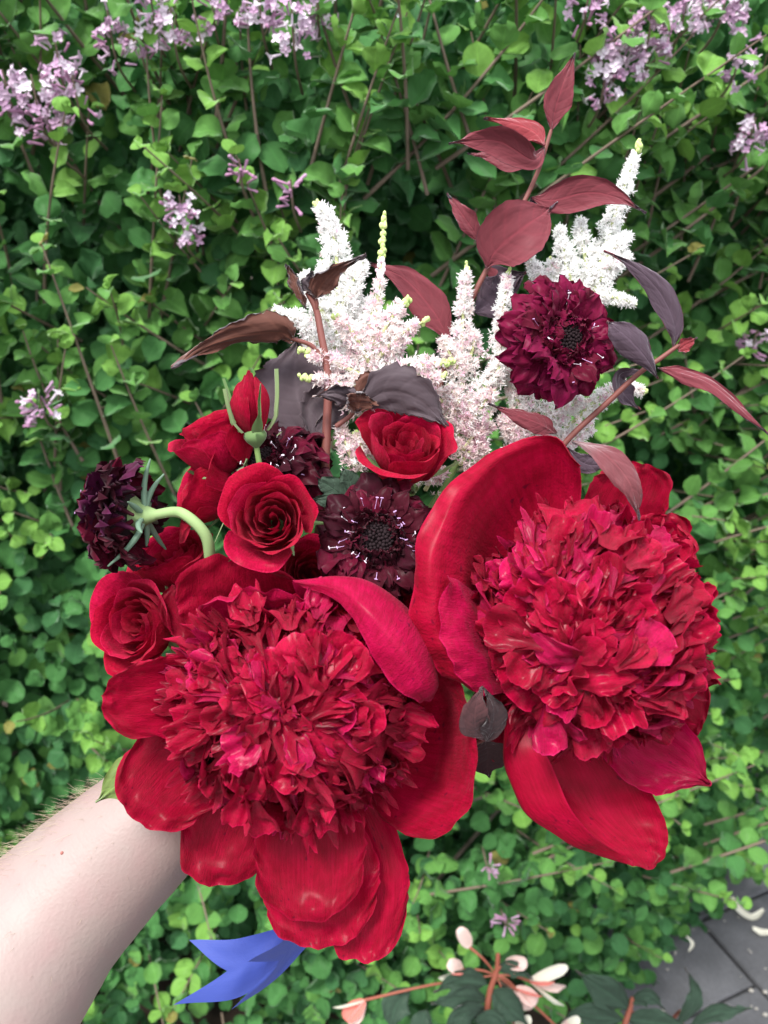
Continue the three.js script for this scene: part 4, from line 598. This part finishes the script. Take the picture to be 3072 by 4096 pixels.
{ // ninebark shoot
  const T = thing('ninebark_branch', 'purple brown shoot with toothed lobed leaves in front of the white plume', 'branch', C(1310, 1850, 0.45));
  const N = (st, front, o) => leafy(T, 0.45, st, front, NINE_TOP, NINE_UNDER, { teeth: 9, saw: 0.26, sawIn: 5, nu: 20, nv: 60, ruffle: 0.003, crumple: 0.002, tip: 0.55, ...o });
  sprig(T, [[1300, 1900, 0.452], [1308, 1700, 0.45], [1312, 1500, 0.448], [1285, 1340, 0.448], [1262, 1230, 0.448], [1230, 1170, 0.448]], 0.0026, 0.0015, stemDark, 'twig');
  sprig(T, [[1300, 1455, 0.448], [1250, 1385, 0.446], [1172, 1355, 0.444]], 0.0014, 0.0011, stemDark, 'leaf_stalk');
  sprig(T, [[1264, 1250, 0.448], [1268, 1210, 0.446], [1262, 1190, 0.446]], 0.0012, 0.0009, stemDark, 'leaf_stalk');
  sprig(T, [[1345, 1705, 0.446], [1400, 1665, 0.444], [1420, 1640, 0.442]], 0.0014, 0.0011, stemDark, 'leaf_stalk');
  N([[1172, 1362, 0.6, 40, -30, 40], [1110, 1330, 1, 88, -60, 45], [960, 1340, 1.2, 84, -60, 45], [820, 1390, 1, 52, -50, 40], [688, 1468, 0.6, 12, 0, 20]], 'u', { seed: 21, base: 0.1 });
  N([[1175, 1300, 0.8, 40, 10, 50], [1080, 1290, 0.6, 60, 20, 60], [960, 1320, 0.4, 46, 20, 55], [850, 1375, 0.3, 20]], 't', { seed: 22 });
  N([[1264, 1195, 0.6, 20, 30], [1285, 1140, 0.9, 64, 60, -20], [1350, 1080, 1, 48, 60, -30], [1462, 1022, 0.8, 8]], 'u', { seed: 23 });
  N([[1262, 1190, 0.4, 16, 30], [1240, 1130, 0.4, 44, 40, 20], [1250, 1090, 0.4, 30, 40]], 't', { seed: 24 });
  N([[1225, 1235, 0.5, 10, 60], [1195, 1160, 0.7, 34, 80, 20], [1165, 1100, 0.6, 24, 70], [1145, 1062, 0.5, 6]], 'u', { seed: 25 });
  N([[1230, 1760, -1.2, 40, 10], [1195, 1620, -1.2, 170, 14], [1180, 1480, -1.4, 180, 10], [1190, 1350, -1.6, 50]], 't', { seed: 26, tip: 0.42, base: 0.3 });
  N([[1250, 1760, -0.8, 40, 10], [1290, 1650, -1, 110, 14], [1350, 1550, -1.2, 90, 10], [1400, 1450, -1.2, 30]], 't', { seed: 27 });
  N([[1420, 1640, 1, 24, -20], [1540, 1570, 1.6, 110, -30, -25], [1660, 1590, 1.8, 120, -40, -20], [1745, 1660, 1.6, 70, -30], [1790, 1715, 1.2, 12]], 't', { seed: 28, base: 0.25 });
  N([[1425, 1640, 1.2, 20, -10, 30], [1400, 1600, 1.6, 50, 20, 30], [1340, 1575, 1.7, 58, 20, 20], [1250, 1590, 1.5, 20]], 't', { seed: 29 });
  N([[1440, 1650, 0.8, 24, 20], [1460, 1570, 0.8, 60, 20, 10], [1500, 1530, 0.6, 70, 10], [1560, 1520, 0.5, 40]], 'u', { seed: 30 });
  N([[1425, 1650, 1.6, 30, 20, -20], [1440, 1600, 2, 80, 30, -30], [1450, 1568, 2.1, 60, 20, -30]], 'u', { seed: 31, tip: 0.35 });
  stemToGrip(T, C(1300, 1900, 0.452), dirC(-0.1, -1, -0.1), 0.0026, stemDark, [C(1230, 2300, 0.48)]);
}
{ // small dark leaves between the peonies, green leaf at the wrist, rose leaf in the middle
  const T = thing('dark_leaf_sprig', 'small blackish red leaf sprig in the gap between the two peonies', 'leaf sprig', C(1960, 3080, 0.43));
  sprig(T, [[1700, 3020, 0.47], [1850, 2995, 0.43], [1942, 2955, 0.395]], 0.0016, 0.001, stemDark, 'twig');
  leafy(T, 0.385, [[1940, 2960, -0.5, 20], [1900, 2900, 0.6, 60, 20], [1905, 2820, 1.2, 66, 25], [1930, 2745, 1.2, 12]], 'u', DARKLEAF, blade(0.12, 0.03, 0.035), { seed: 33, saw: 0.02 });
  leafy(T, 0.385, [[1945, 2965, -0.3, 20], [1975, 2900, 0.4, 60, 10, -25], [1975, 2830, 0.9, 56, 10, -25], [1935, 2752, 1.2, 16]], 't', DARKLEAF, DARKLEAF, { seed: 34, saw: 0.02 });
  leafy(T, 0.42, [[1940, 2960, 0, 30], [1950, 3010, -0.4, 90, 10], [1950, 3070, -0.8, 76, 10], [1960, 3110, -1, 30]], 't', DARKLEAF, DARKLEAF, { seed: 35, saw: 0.02 });
  stemToGrip(T, C(1700, 3020, 0.47), dirC(-0.8, -0.2, -0.4), 0.0016, stemDark);
  const G = thing('peony_leaf', 'single green leaf poking out beside the wrist behind the peony', 'leaf', C(700, 3150, 0.45));
  leafy(G, 0.435, [[800, 3100, -1, 40], [620, 3090, 0.6, 100, -20, -10], [480, 3135, 1.4, 90, -20, -10], [384, 3208, 1.6, 14]], 't', GREENLEAF, GREENLEAF, { seed: 37, saw: 0.0, tip: 0.4, point: 0.3 });
  stemToGrip(G, C(800, 3120, 0.45), dirC(0.9, -0.2, -0.4), 0.0014, stemGreen);
  const L = thing('rose_leaf', 'dark green rose leaf in the shaded middle above the black scabious', 'leaf', C(1340, 2000, 0.45));
  for (const [st, s] of [[[[1400, 2010, 0, 10], [1340, 1960, 0.2, 44], [1290, 1930, 0.3, 40], [1250, 1925, 0.3, 10]], 1], [[[1400, 2020, 0, 10], [1350, 2010, 0.2, 40], [1290, 2000, 0.3, 36], [1240, 2000, 0.3, 10]], 2], [[[1400, 2000, 0, 10], [1400, 1930, 0.2, 40], [1380, 1890, 0.3, 30], [1370, 1870, 0.3, 8]], 3]]) leafy(L, 0.435, st, 't', ROSELEAF, ROSELEAF, { seed: 40 + s });
  stemToGrip(L, C(1400, 2010, 0.437), dirC(-0.2, -0.8, -0.5), 0.0012, stemGreen);
}
{ // blue satin ribbon, swallow-tailed ends
  const sat = std(lin(0.05, 0.08, 0.36), 0.4, { bumpMap: pixelTexture(256, 256, (u, v) => 0.5 + 0.25 * Math.sin(u * 6.283 * 60) + 0.3 * noise(u * 6, v * 110) + 0.3 * noise(u * 110, v * 6, 4), false), bumpScale: 0.00012, sheen: 0.3, sheenColor: lin(0.4, 0.5, 1), sheenRoughness: 0.5 });
  const T = thing('ribbon', 'blue satin ribbon with swallow tailed ends tied under the bouquet', 'ribbon', GRIP.clone().addScaledVector(GRIP_AX, 0.05));
  const tail = (top, bot, notch, bow) => { const A = new THREE.CatmullRomCurve3(top.map((p) => C(...p))), B = new THREE.CatmullRomCurve3(bot.map((p) => C(...p))); return sheet(16, 30, (u, v) => { const t = v * (1 - notch * (1 - Math.abs(2 * u - 1)) * smooth(0.3, 1, v)); return A.getPoint(t).lerp(B.getPoint(t), u).addScaledVector(BACK, bow * Math.sin(Math.PI * u) * (1 - v * 0.6) + 0.0016 * noise(u * 2.5 + bow * 900, v * 4)); }); };
  part(T, 'ribbon_tail', tail([[1290, 3560, 0.52], [1180, 3680, 0.50], [960, 3750, 0.485], [756, 3762, 0.48]], [[1300, 3700, 0.51], [1150, 3850, 0.495], [960, 3985, 0.485], [694, 4018, 0.47]], 0.26, 0.004), sat);
  part(T, 'ribbon_tail', tail([[1310, 3600, 0.50], [1230, 3690, 0.475], [1120, 3775, 0.462], [992, 3846, 0.455]], [[1330, 3680, 0.505], [1215, 3800, 0.49], [1090, 3930, 0.482], [925, 4038, 0.475]], 0.36, -0.003), sat);
  const band = tube([0, 1, 2, 3, 4].map((i) => GRIP.clone().addScaledVector(GRIP_AX, 0.035 + i * 0.012)), 0.021, 20, 12); part(T, 'ribbon_band', band, sat);
  part(T, 'ribbon_knot', tube([GRIP.clone().addScaledVector(GRIP_AX, 0.05), C(1180, 3560, 0.53), C(1300, 3640, 0.512)], [0.012, 0.006, 0.009], 10, 12), sat);
}

// ---------------------------------------------------------------- the arm that holds the bouquet
{
  const cap = (p, a, b, ra, rb) => { const ab = b.clone().sub(a), ap = p.clone().sub(a), t = clamp(ap.dot(ab) / ab.lengthSq()); return ap.addScaledVector(ab, -t).length() - lerp(ra, rb, t); };
  const smin = (a, b, k) => { const h = clamp(0.5 + 0.5 * (b - a) / k); return lerp(b, a, h) - k * h * (1 - h); };
  const WR = C(600, 3290, 0.485), MID = C(190, 3680, 0.475), LOW = C(-75, 4040, 0.45), ELB = C(-420, 4760, 0.40), SHO = EYE.clone().add(V(-0.22, -0.26, 0.12));
  const HAND0 = C(735, 3180, 0.498), KN = C(880, 3120, 0.515);
  const bones = [[SHO, ELB, 0.055, 0.047], [ELB, LOW, 0.044, 0.0425], [LOW, MID, 0.0425, 0.0360], [MID, C(420, 3455, 0.482), 0.0360, 0.0300], [C(420, 3455, 0.482), WR, 0.031, 0.0265], [WR, HAND0, 0.0262, 0.026]];
  // hand: palm beside the stems, four fingers and the thumb closed round them
  const X = KN.clone().sub(GRIP); X.addScaledVector(GRIP_AX, -X.dot(GRIP_AX)).normalize(); const Y = V().crossVectors(GRIP_AX, X);
  const around = (a, s, rr = 0.024) => GRIP.clone().addScaledVector(GRIP_AX, s).addScaledVector(X, Math.cos(a) * rr).addScaledVector(Y, Math.sin(a) * rr);
  const hand = [[HAND0, around(0.1, 0.0, 0.036), 0.025, 0.017], [HAND0, around(-0.5, 0.025, 0.038), 0.024, 0.016], [HAND0, around(0.4, -0.022, 0.038), 0.024, 0.016]];
  [-0.030, -0.010, 0.010, 0.029].forEach((s, k) => { const l = [0.95, 1.05, 1, 0.82][k], J = [around(-0.25, s * 0.8, 0.040), around(-1.25 * l, s, 0.031), around(-2.15 * l, s, 0.028), around(-2.9 * l, s, 0.027)]; hand.push([J[0], J[1], 0.0105, 0.0092], [J[1], J[2], 0.0092, 0.0085], [J[2], J[3], 0.0085, 0.0072]); });
  { const J = [HAND0.clone().lerp(around(0.5, -0.03, 0.036), 0.35), around(0.95, -0.036, 0.034), around(1.8, -0.034, 0.030), around(2.5, -0.026, 0.028)]; hand.push([J[0], J[1], 0.0145, 0.0115], [J[1], J[2], 0.0112, 0.0098], [J[2], J[3], 0.0098, 0.008]); }
  const sdf = (list, k) => (p) => { let d = 9; for (const b of list) d = smin(d, cap(p, ...b), k); return d; };
  function nets(f, lo, hi, c) { // surface nets, each vertex then slid onto the surface
    const n = [0, 1, 2].map((i) => Math.ceil((hi.getComponent(i) - lo.getComponent(i)) / c) + 1), id = (i, j, k) => (k * n[1] + j) * n[0] + i, F = new Float32Array(n[0] * n[1] * n[2]), q = V();
    for (let k = 0; k < n[2]; k++) for (let j = 0; j < n[1]; j++) for (let i = 0; i < n[0]; i++) F[id(i, j, k)] = f(q.set(lo.x + i * c, lo.y + j * c, lo.z + k * c));
    const vid = new Int32Array(F.length).fill(-1), P = [], N = [], idx = [], e = c * 0.12;
    const grad = (p) => V(f(q.copy(p).setX(p.x + e)) - f(q.copy(p).setX(p.x - e)), f(q.copy(p).setY(p.y + e)) - f(q.copy(p).setY(p.y - e)), f(q.copy(p).setZ(p.z + e)) - f(q.copy(p).setZ(p.z - e))).normalize();
    for (let k = 0; k < n[2] - 1; k++) for (let j = 0; j < n[1] - 1; j++) for (let i = 0; i < n[0] - 1; i++) {
      let m = 0; for (let a = 0; a < 8; a++) if (F[id(i + (a & 1), j + ((a >> 1) & 1), k + (a >> 2))] < 0) m |= 1 << a;
      if (m === 0 || m === 255) continue;
      const p = V(lo.x + (i + 0.5) * c, lo.y + (j + 0.5) * c, lo.z + (k + 0.5) * c); for (let t = 0; t < 3; t++) p.addScaledVector(grad(p), -f(p.clone())); const g = grad(p);
      vid[id(i, j, k)] = P.length / 3; P.push(p.x, p.y, p.z); N.push(g.x, g.y, g.z);
    }
    const quad = (a, b, cc, d, s) => { if (a < 0 || b < 0 || cc < 0 || d < 0) return; s ? idx.push(a, b, cc, a, cc, d) : idx.push(a, cc, b, a, d, cc); };
    for (let k = 1; k < n[2] - 1; k++) for (let j = 1; j < n[1] - 1; j++) for (let i = 1; i < n[0] - 1; i++) {
      const s = F[id(i, j, k)] < 0;
      if (s !== F[id(i + 1, j, k)] < 0) quad(vid[id(i, j - 1, k - 1)], vid[id(i, j, k - 1)], vid[id(i, j, k)], vid[id(i, j - 1, k)], s);
      if (s !== F[id(i, j + 1, k)] < 0) quad(vid[id(i - 1, j, k - 1)], vid[id(i - 1, j, k)], vid[id(i, j, k)], vid[id(i, j, k - 1)], s);
      if (s !== F[id(i, j, k + 1)] < 0) quad(vid[id(i - 1, j - 1, k)], vid[id(i, j - 1, k)], vid[id(i, j, k)], vid[id(i - 1, j, k)], s);
    }
    const g = new THREE.BufferGeometry(); g.setAttribute('position', new THREE.Float32BufferAttribute(P, 3)); g.setAttribute('normal', new THREE.Float32BufferAttribute(N, 3)); g.setIndex(idx);
    const uv = [], col = [], A = MID.clone().sub(WR).normalize();
    for (let i = 0; i < P.length; i += 3) {
      const p = V(P[i], P[i + 1], P[i + 2]); const w = p.clone().sub(WR); w.addScaledVector(A, -w.dot(A)); uv.push(p.dot(A) * 8, Math.atan2(w.dot(V().crossVectors(A, BACK).normalize()), w.dot(BACK)) * 0.3);
      const m = 0.5 * noise(p.x * 45, p.y * 45, p.z * 45) + 0.35 * noise(p.x * 110, p.y * 110, p.z * 110) + 0.2 * noise(p.x * 300, p.y * 300, p.z * 300); // mottled skin
      col.push(1 + 0.06 * m, 1 - 0.13 * m, 1 - 0.08 * m);
    }
    g.setAttribute('uv', new THREE.Float32BufferAttribute(uv, 2)); g.setAttribute('color', new THREE.Float32BufferAttribute(col, 3));
    return g;
  }
  const bounds = (list, m) => { const b = new THREE.Box3(); for (const [a, c, ra, rc] of list) { b.expandByPoint(a.clone().addScalar(ra + m)); b.expandByPoint(a.clone().addScalar(-ra - m)); b.expandByPoint(c.clone().addScalar(rc + m)); b.expandByPoint(c.clone().addScalar(-rc - m)); } return b; };
  const fa = sdf(bones, 0.03), all = [...bones.slice(3), ...hand], fh = sdf(all, 0.007), ba = bounds(bones, 0.03), bh = bounds([...hand, [WR, HAND0, 0.03, 0.03]], 0.012);
  const body = mergeGeometries([nets(fa, ba.min, ba.max, 0.007), nets((p) => fh(p) + 0.0002, bh.min, bh.max, 0.0032)]);
  const skinBump = pixelTexture(256, 256, (u, v) => 0.5 + 0.3 * noise(u * 50, v * 50) + 0.35 * noise(u * 110, v * 110, 4), false);
  const skin = new THREE.MeshPhysicalMaterial({ color: lin(0.285, 0.207, 0.190), vertexColors: true, roughness: 0.55, bumpMap: skinBump, bumpScale: 0.00022, sheen: 0.25, sheenColor: lin(1, 0.75, 0.65), sheenRoughness: 0.6 });
  const T = thing('person', 'bare forearm and hand holding the bouquet from behind', 'person', SHO);
  part(T, 'body', body, skin);
  // fine fair hairs along the forearm
  const r = rng(91), hairs = [], A = WR.clone().sub(LOW).normalize(), up = dirC(-0.62, 0.7, 0.1); up.addScaledVector(A, -up.dot(A)).normalize(); const side = V().crossVectors(A, up);
  for (let i = 0; i < 520; i++) {
    const t = r(), c = t < 0.5 ? LOW.clone().lerp(MID, t * 2) : MID.clone().lerp(WR, t * 2 - 1), a = r.g() * 0.5 + (r() < 0.2 ? r.s(1.6) : 0), n = up.clone().multiplyScalar(Math.cos(a)).addScaledVector(side, Math.sin(a)), p = c.clone().addScaledVector(n, 0.03);
    for (let k = 0; k < 4; k++) p.addScaledVector(n, -fa(p.clone()));
    const L = r.r(0.004, 0.012) * (Math.abs(a) > 0.7 ? 0.5 : 1), d = n.clone().multiplyScalar(r.r(0.4, 1)).addScaledVector(A, -r.r(0.1, 0.8)).addScaledVector(side, r.s(0.5)).normalize(), curl = A.clone().multiplyScalar(-r.r(0, 0.5)).addScaledVector(side, r.s(0.3));
    hairs.push(tube([p, p.clone().addScaledVector(d, L * 0.5), p.clone().addScaledVector(d, L).addScaledVector(curl, L * 0.4)], [0.00008, 0.00006, 0.00003], 3, 3));
  }
  part(T, 'arm_hair', mergeGeometries(hairs), std(lin(0.45, 0.35, 0.25), 0.5), { kind: 'stuff' });
  const mp = C(248, 3412, 0.44); for (let k = 0; k < 6; k++) mp.addScaledVector(mp.clone().sub(EYE).normalize(), fa(mp.clone())); 
  part(T, 'mole', new THREE.SphereGeometry(0.0009, 10, 8).translate(mp.x, mp.y, mp.z), std(lin(0.30, 0.10, 0.08), 0.6));
}

// ---------------------------------------------------------------- begonias at the foot of the hedge, fallen petals
{
  const BEG_TOP = blade(0.030, 0.075, 0.040, { transmission: 0.1 }), BEG_UNDER = blade(0.09, 0.06, 0.05), BSTEM = std(lin(0.26, 0.07, 0.04), 0.6), coral = std(lin(0.72, 0.20, 0.16), 1, { transmission: 0.3 }), blush = std(lin(0.86, 0.62, 0.56), 1, { transmission: 0.35 }), cream = std(lin(0.86, 0.82, 0.68), 1, { transmission: 0.35 });
  const d = 1.15, lf = (T, st, s, dd = d) => leafy(T, dd, st, 't', BEG_TOP, BEG_UNDER, { seed: s, ruffle: 0.003, crumple: 0.003, saw: 0.05, teeth: 18, base: 0.18 });
  const foot = (x, z) => V(x, 0, z);
  const stemDown = (T, p, to) => part(T, 'stem', tube([to, to.clone().lerp(C(...p[0]), 0.5).add(V(0.01, 0, 0.01)), ...p.map((q) => C(...q))], [0.006, 0.003], 7, 16), BSTEM);
  const bloom = (T, tips, root, mid, dd = d) => tips.forEach(([x, y, w], i) => part(T, 'petal', loft(dd, [[root[0], root[1], 0, 14, 40], [lerp(root[0], x, 0.45), lerp(root[1], y, 0.45), 0.8, w, 50], [lerp(root[0], x, 0.8), lerp(root[1], y, 0.8), 1.2, w, 50], [x, y, 1.0, w * 0.6, 30]], { nu: 8, nv: 12, tip: 0.4, seed: 60 + i + root[0], ref: dirC(0, 0.5 - i, 1) }), mid[i % mid.length]));
  const T = thing('begonia', 'begonia with coral and cream flowers at the foot of the hedge', 'plant', foot(0.16, -0.93));
  stemDown(T, [[1945, 4120, d], [1958, 3970, d], [1988, 3880, d], [1992, 3815, d]], foot(0.16, -0.93));
  lf(T, [[1950, 3935, 0, 16], [1870, 3925, 1, 62, 20], [1800, 3935, 1.4, 50, 20], [1735, 3968, 1, 8]], 1); lf(T, [[1945, 4000, 0, 16], [1860, 3990, 1.6, 55, 20], [1790, 4000, 2, 44, 20], [1725, 4015, 1.6, 8]], 2); lf(T, [[1965, 3960, 0, 18], [2020, 4010, 1.5, 66, 20], [2070, 4060, 2, 50, 20], [2120, 4110, 1.8, 8]], 3);
  lf(T, [[1945, 4050, 0, 18], [1880, 4050, 2, 52, 20], [1820, 4075, 2.4, 46, 20], [1770, 4120, 2, 8]], 4); lf(T, [[1990, 3880, 0, 14], [2040, 3870, 1, 34, 20], [2090, 3890, 1.2, 26], [2130, 3915, 1, 6]], 5); lf(T, [[1640, 3950, -1, 16], [1590, 4010, 0, 62, 20], [1570, 4070, 0.5, 54, 20], [1560, 4130, 0.5, 8]], 6); lf(T, [[1900, 4080, 1, 16], [1960, 4090, 2, 50], [2020, 4120, 2.4, 40], [2060, 4150, 2, 8]], 7); lf(T, [[1700, 4040, 0, 16], [1690, 4090, 1, 50], [1690, 4130, 1.4, 40], [1690, 4170, 1, 8]], 8);
  for (const [b, tips, m] of [[[2120, 3925], [[2272, 3866, 26], [2262, 3948, 30], [2256, 4025, 24], [2215, 3925, 30]], [cream, blush, cream, coral]], [[2060, 3950], [[2150, 4010, 34], [2120, 4040, 30], [2170, 3985, 28]], [blush, blush, coral]], [[1850, 3880], [[1790, 3850, 30], [1755, 3915, 24], [1810, 3895, 26]], [blush, cream, coral]], [[1880, 3790], [[1835, 3710, 30]], [blush]], [[1460, 4000], [[1375, 4075, 36], [1400, 4100, 30], [1330, 4030, 24]], [coral, blush, cream]], [[2060, 4110], [[2125, 4070, 22], [2140, 4110, 24]], [cream, blush]], [[2240, 4120], [[2320, 4072, 24], [2270, 4080, 24]], [cream, blush]], [[2020, 3850], [[2110, 3855, 30], [2080, 3880, 26]], [blush, coral]]]) {
    bloom(T, tips, b, m); part(T, 'flower_stalk', tube([C(1985, 3900, d), C((1985 + b[0]) / 2, (3880 + b[1]) / 2, d - 0.004), C(...b, d)], [0.0013, 0.002], 6, 8), BSTEM);
  }
  const U = thing('begonia', 'dark leafed begonia without flowers beside the paving', 'plant', foot(0.42, -0.95));
  stemDown(U, [[2490, 4130, 1.2], [2520, 4035, 1.2], [2530, 3990, 1.2]], foot(0.42, -0.95));
  lf(U, [[2520, 4040, 0, 18], [2440, 3980, 1, 66, 10], [2370, 3930, 1, 56], [2300, 3880, 0.6, 8]], 11, 1.2); lf(U, [[2530, 4000, 0, 14], [2580, 3990, 1, 40], [2620, 4000, 1, 36], [2660, 4040, 0.5, 8]], 12, 1.2); lf(U, [[2760, 4110, -3, 14], [2860, 4050, -2, 44], [2930, 4045, -2, 36], [3005, 4030, -2.4, 8]], 13, 1.2); lf(U, [[2700, 4110, -3, 14], [2770, 4020, -2, 36], [2780, 3950, -2, 30], [2740, 3870, -2.4, 8]], 14, 1.2); lf(U, [[2500, 4070, 0, 18], [2600, 4090, 1, 60], [2690, 4100, 1, 50], [2770, 4120, 0.5, 8]], 15, 1.2); lf(U, [[2490, 4080, 0, 18], [2400, 4070, 1, 60], [2320, 4060, 1, 50], [2250, 4080, 0.5, 8]], 16, 1.2);
  part(U, 'stem', tube([foot(0.47, -0.95), V(0.5, 0.1, -0.96), C(2730, 4120, 1.25)], [0.004, 0.003], 6, 8), BSTEM);
  part(U, 'leaf_stalk', tube([C(2520, 4040, 1.2), C(2640, 4110, 1.21), C(2740, 4115, 1.23)], 0.0015, 6, 8), BSTEM);
  // petals dropped on the paving
  const onGround = (px, py, h) => { const dir = C(px, py, 1).sub(EYE), t = (0.04 + h - EYE.y) / dir.y; return EYE.clone().addScaledVector(dir, t); };
  const pet = (label, pts, w, mat, s) => { const base = onGround(pts[0][0], pts[0][1], 0), Q = thing('fallen_petal', label, 'petal', base), P = new THREE.CatmullRomCurve3(pts.map(([x, y, h]) => onGround(x, y, h))); part(Q, 'petal_blade', sheet(6, 14, (u, v) => { const c = P.getPoint(v), t = P.getTangent(v), S = V(0, 1, 0).cross(t).normalize(), k = u * 2 - 1; return c.addScaledVector(S, w * k * Math.pow(Math.sin(Math.PI * (0.08 + 0.86 * v)), 0.7)).add(V(0, 0.35 * w * k * k + 0.001 * noise(v * 5 + s, k * 2), 0)); }), mat); };
  pet('long curled cream petal fallen on the grey paving', [[2925, 3590, 0.010], [2965, 3650, 0.004], [3010, 3672, 0.004], [3055, 3640, 0.012]], 0.0085, cream, 1);
  pet('short cream petal lying below the long curled petal', [[3010, 3715, 0.006], [3045, 3732, 0.004], [3090, 3730, 0.008]], 0.008, cream, 2);
  pet('thin white petal under the hedge sprigs on the paving', [[2835, 3628, 0.008], [2862, 3632, 0.004], [2890, 3638, 0.006]], 0.006, std(lin(0.8, 0.82, 0.8), 1, { transmission: 0.3 }), 3);
  pet('cream petal on the paving beyond the long curled one', [[2990, 3430, 0.01], [3010, 3428, 0.004], [3032, 3418, 0.012]], 0.008, cream, 4);
  pet('small white petal scrap between the hedge sprigs and paving', [[2870, 3423, 0.012], [2885, 3422, 0.01], [2895, 3424, 0.012]], 0.008, cream, 5);
  pet('narrow pale petal strip caught at the hedge edge', [[2745, 3745, 0.02], [2770, 3775, 0.012], [2755, 3808, 0.012]], 0.0035, cream, 6);
  const r = rng(73), bits = []; for (let i = 0; i < 46; i++) { const px = r.r(2650, 3200), py = r.r(3350, 4150), p = onGround(px, py, 0.001), s = r.r(0.001, 0.003) * (py > 3950 ? 1.4 : 0.8); bits.push(at(new THREE.IcosahedronGeometry(1, 0), new THREE.Matrix4().makeRotationFromEuler(new THREE.Euler(r() * 3, r() * 3, r() * 3)).premultiply(new THREE.Matrix4().makeScale(s * 1.3, s * 0.7, s)).setPosition(p.x, p.y + s * 0.3, p.z))); }
  const lit = new THREE.Mesh(mergeGeometries(bits), std(lin(0.30, 0.28, 0.25), 0.9)); lit.name = 'litter'; lit.userData = { kind: 'stuff', label: 'pale grit and dry scraps scattered on the paving', category: 'litter' }; lit.castShadow = lit.receiveShadow = true; scene.add(lit);
}

renderer.render(scene, camera);
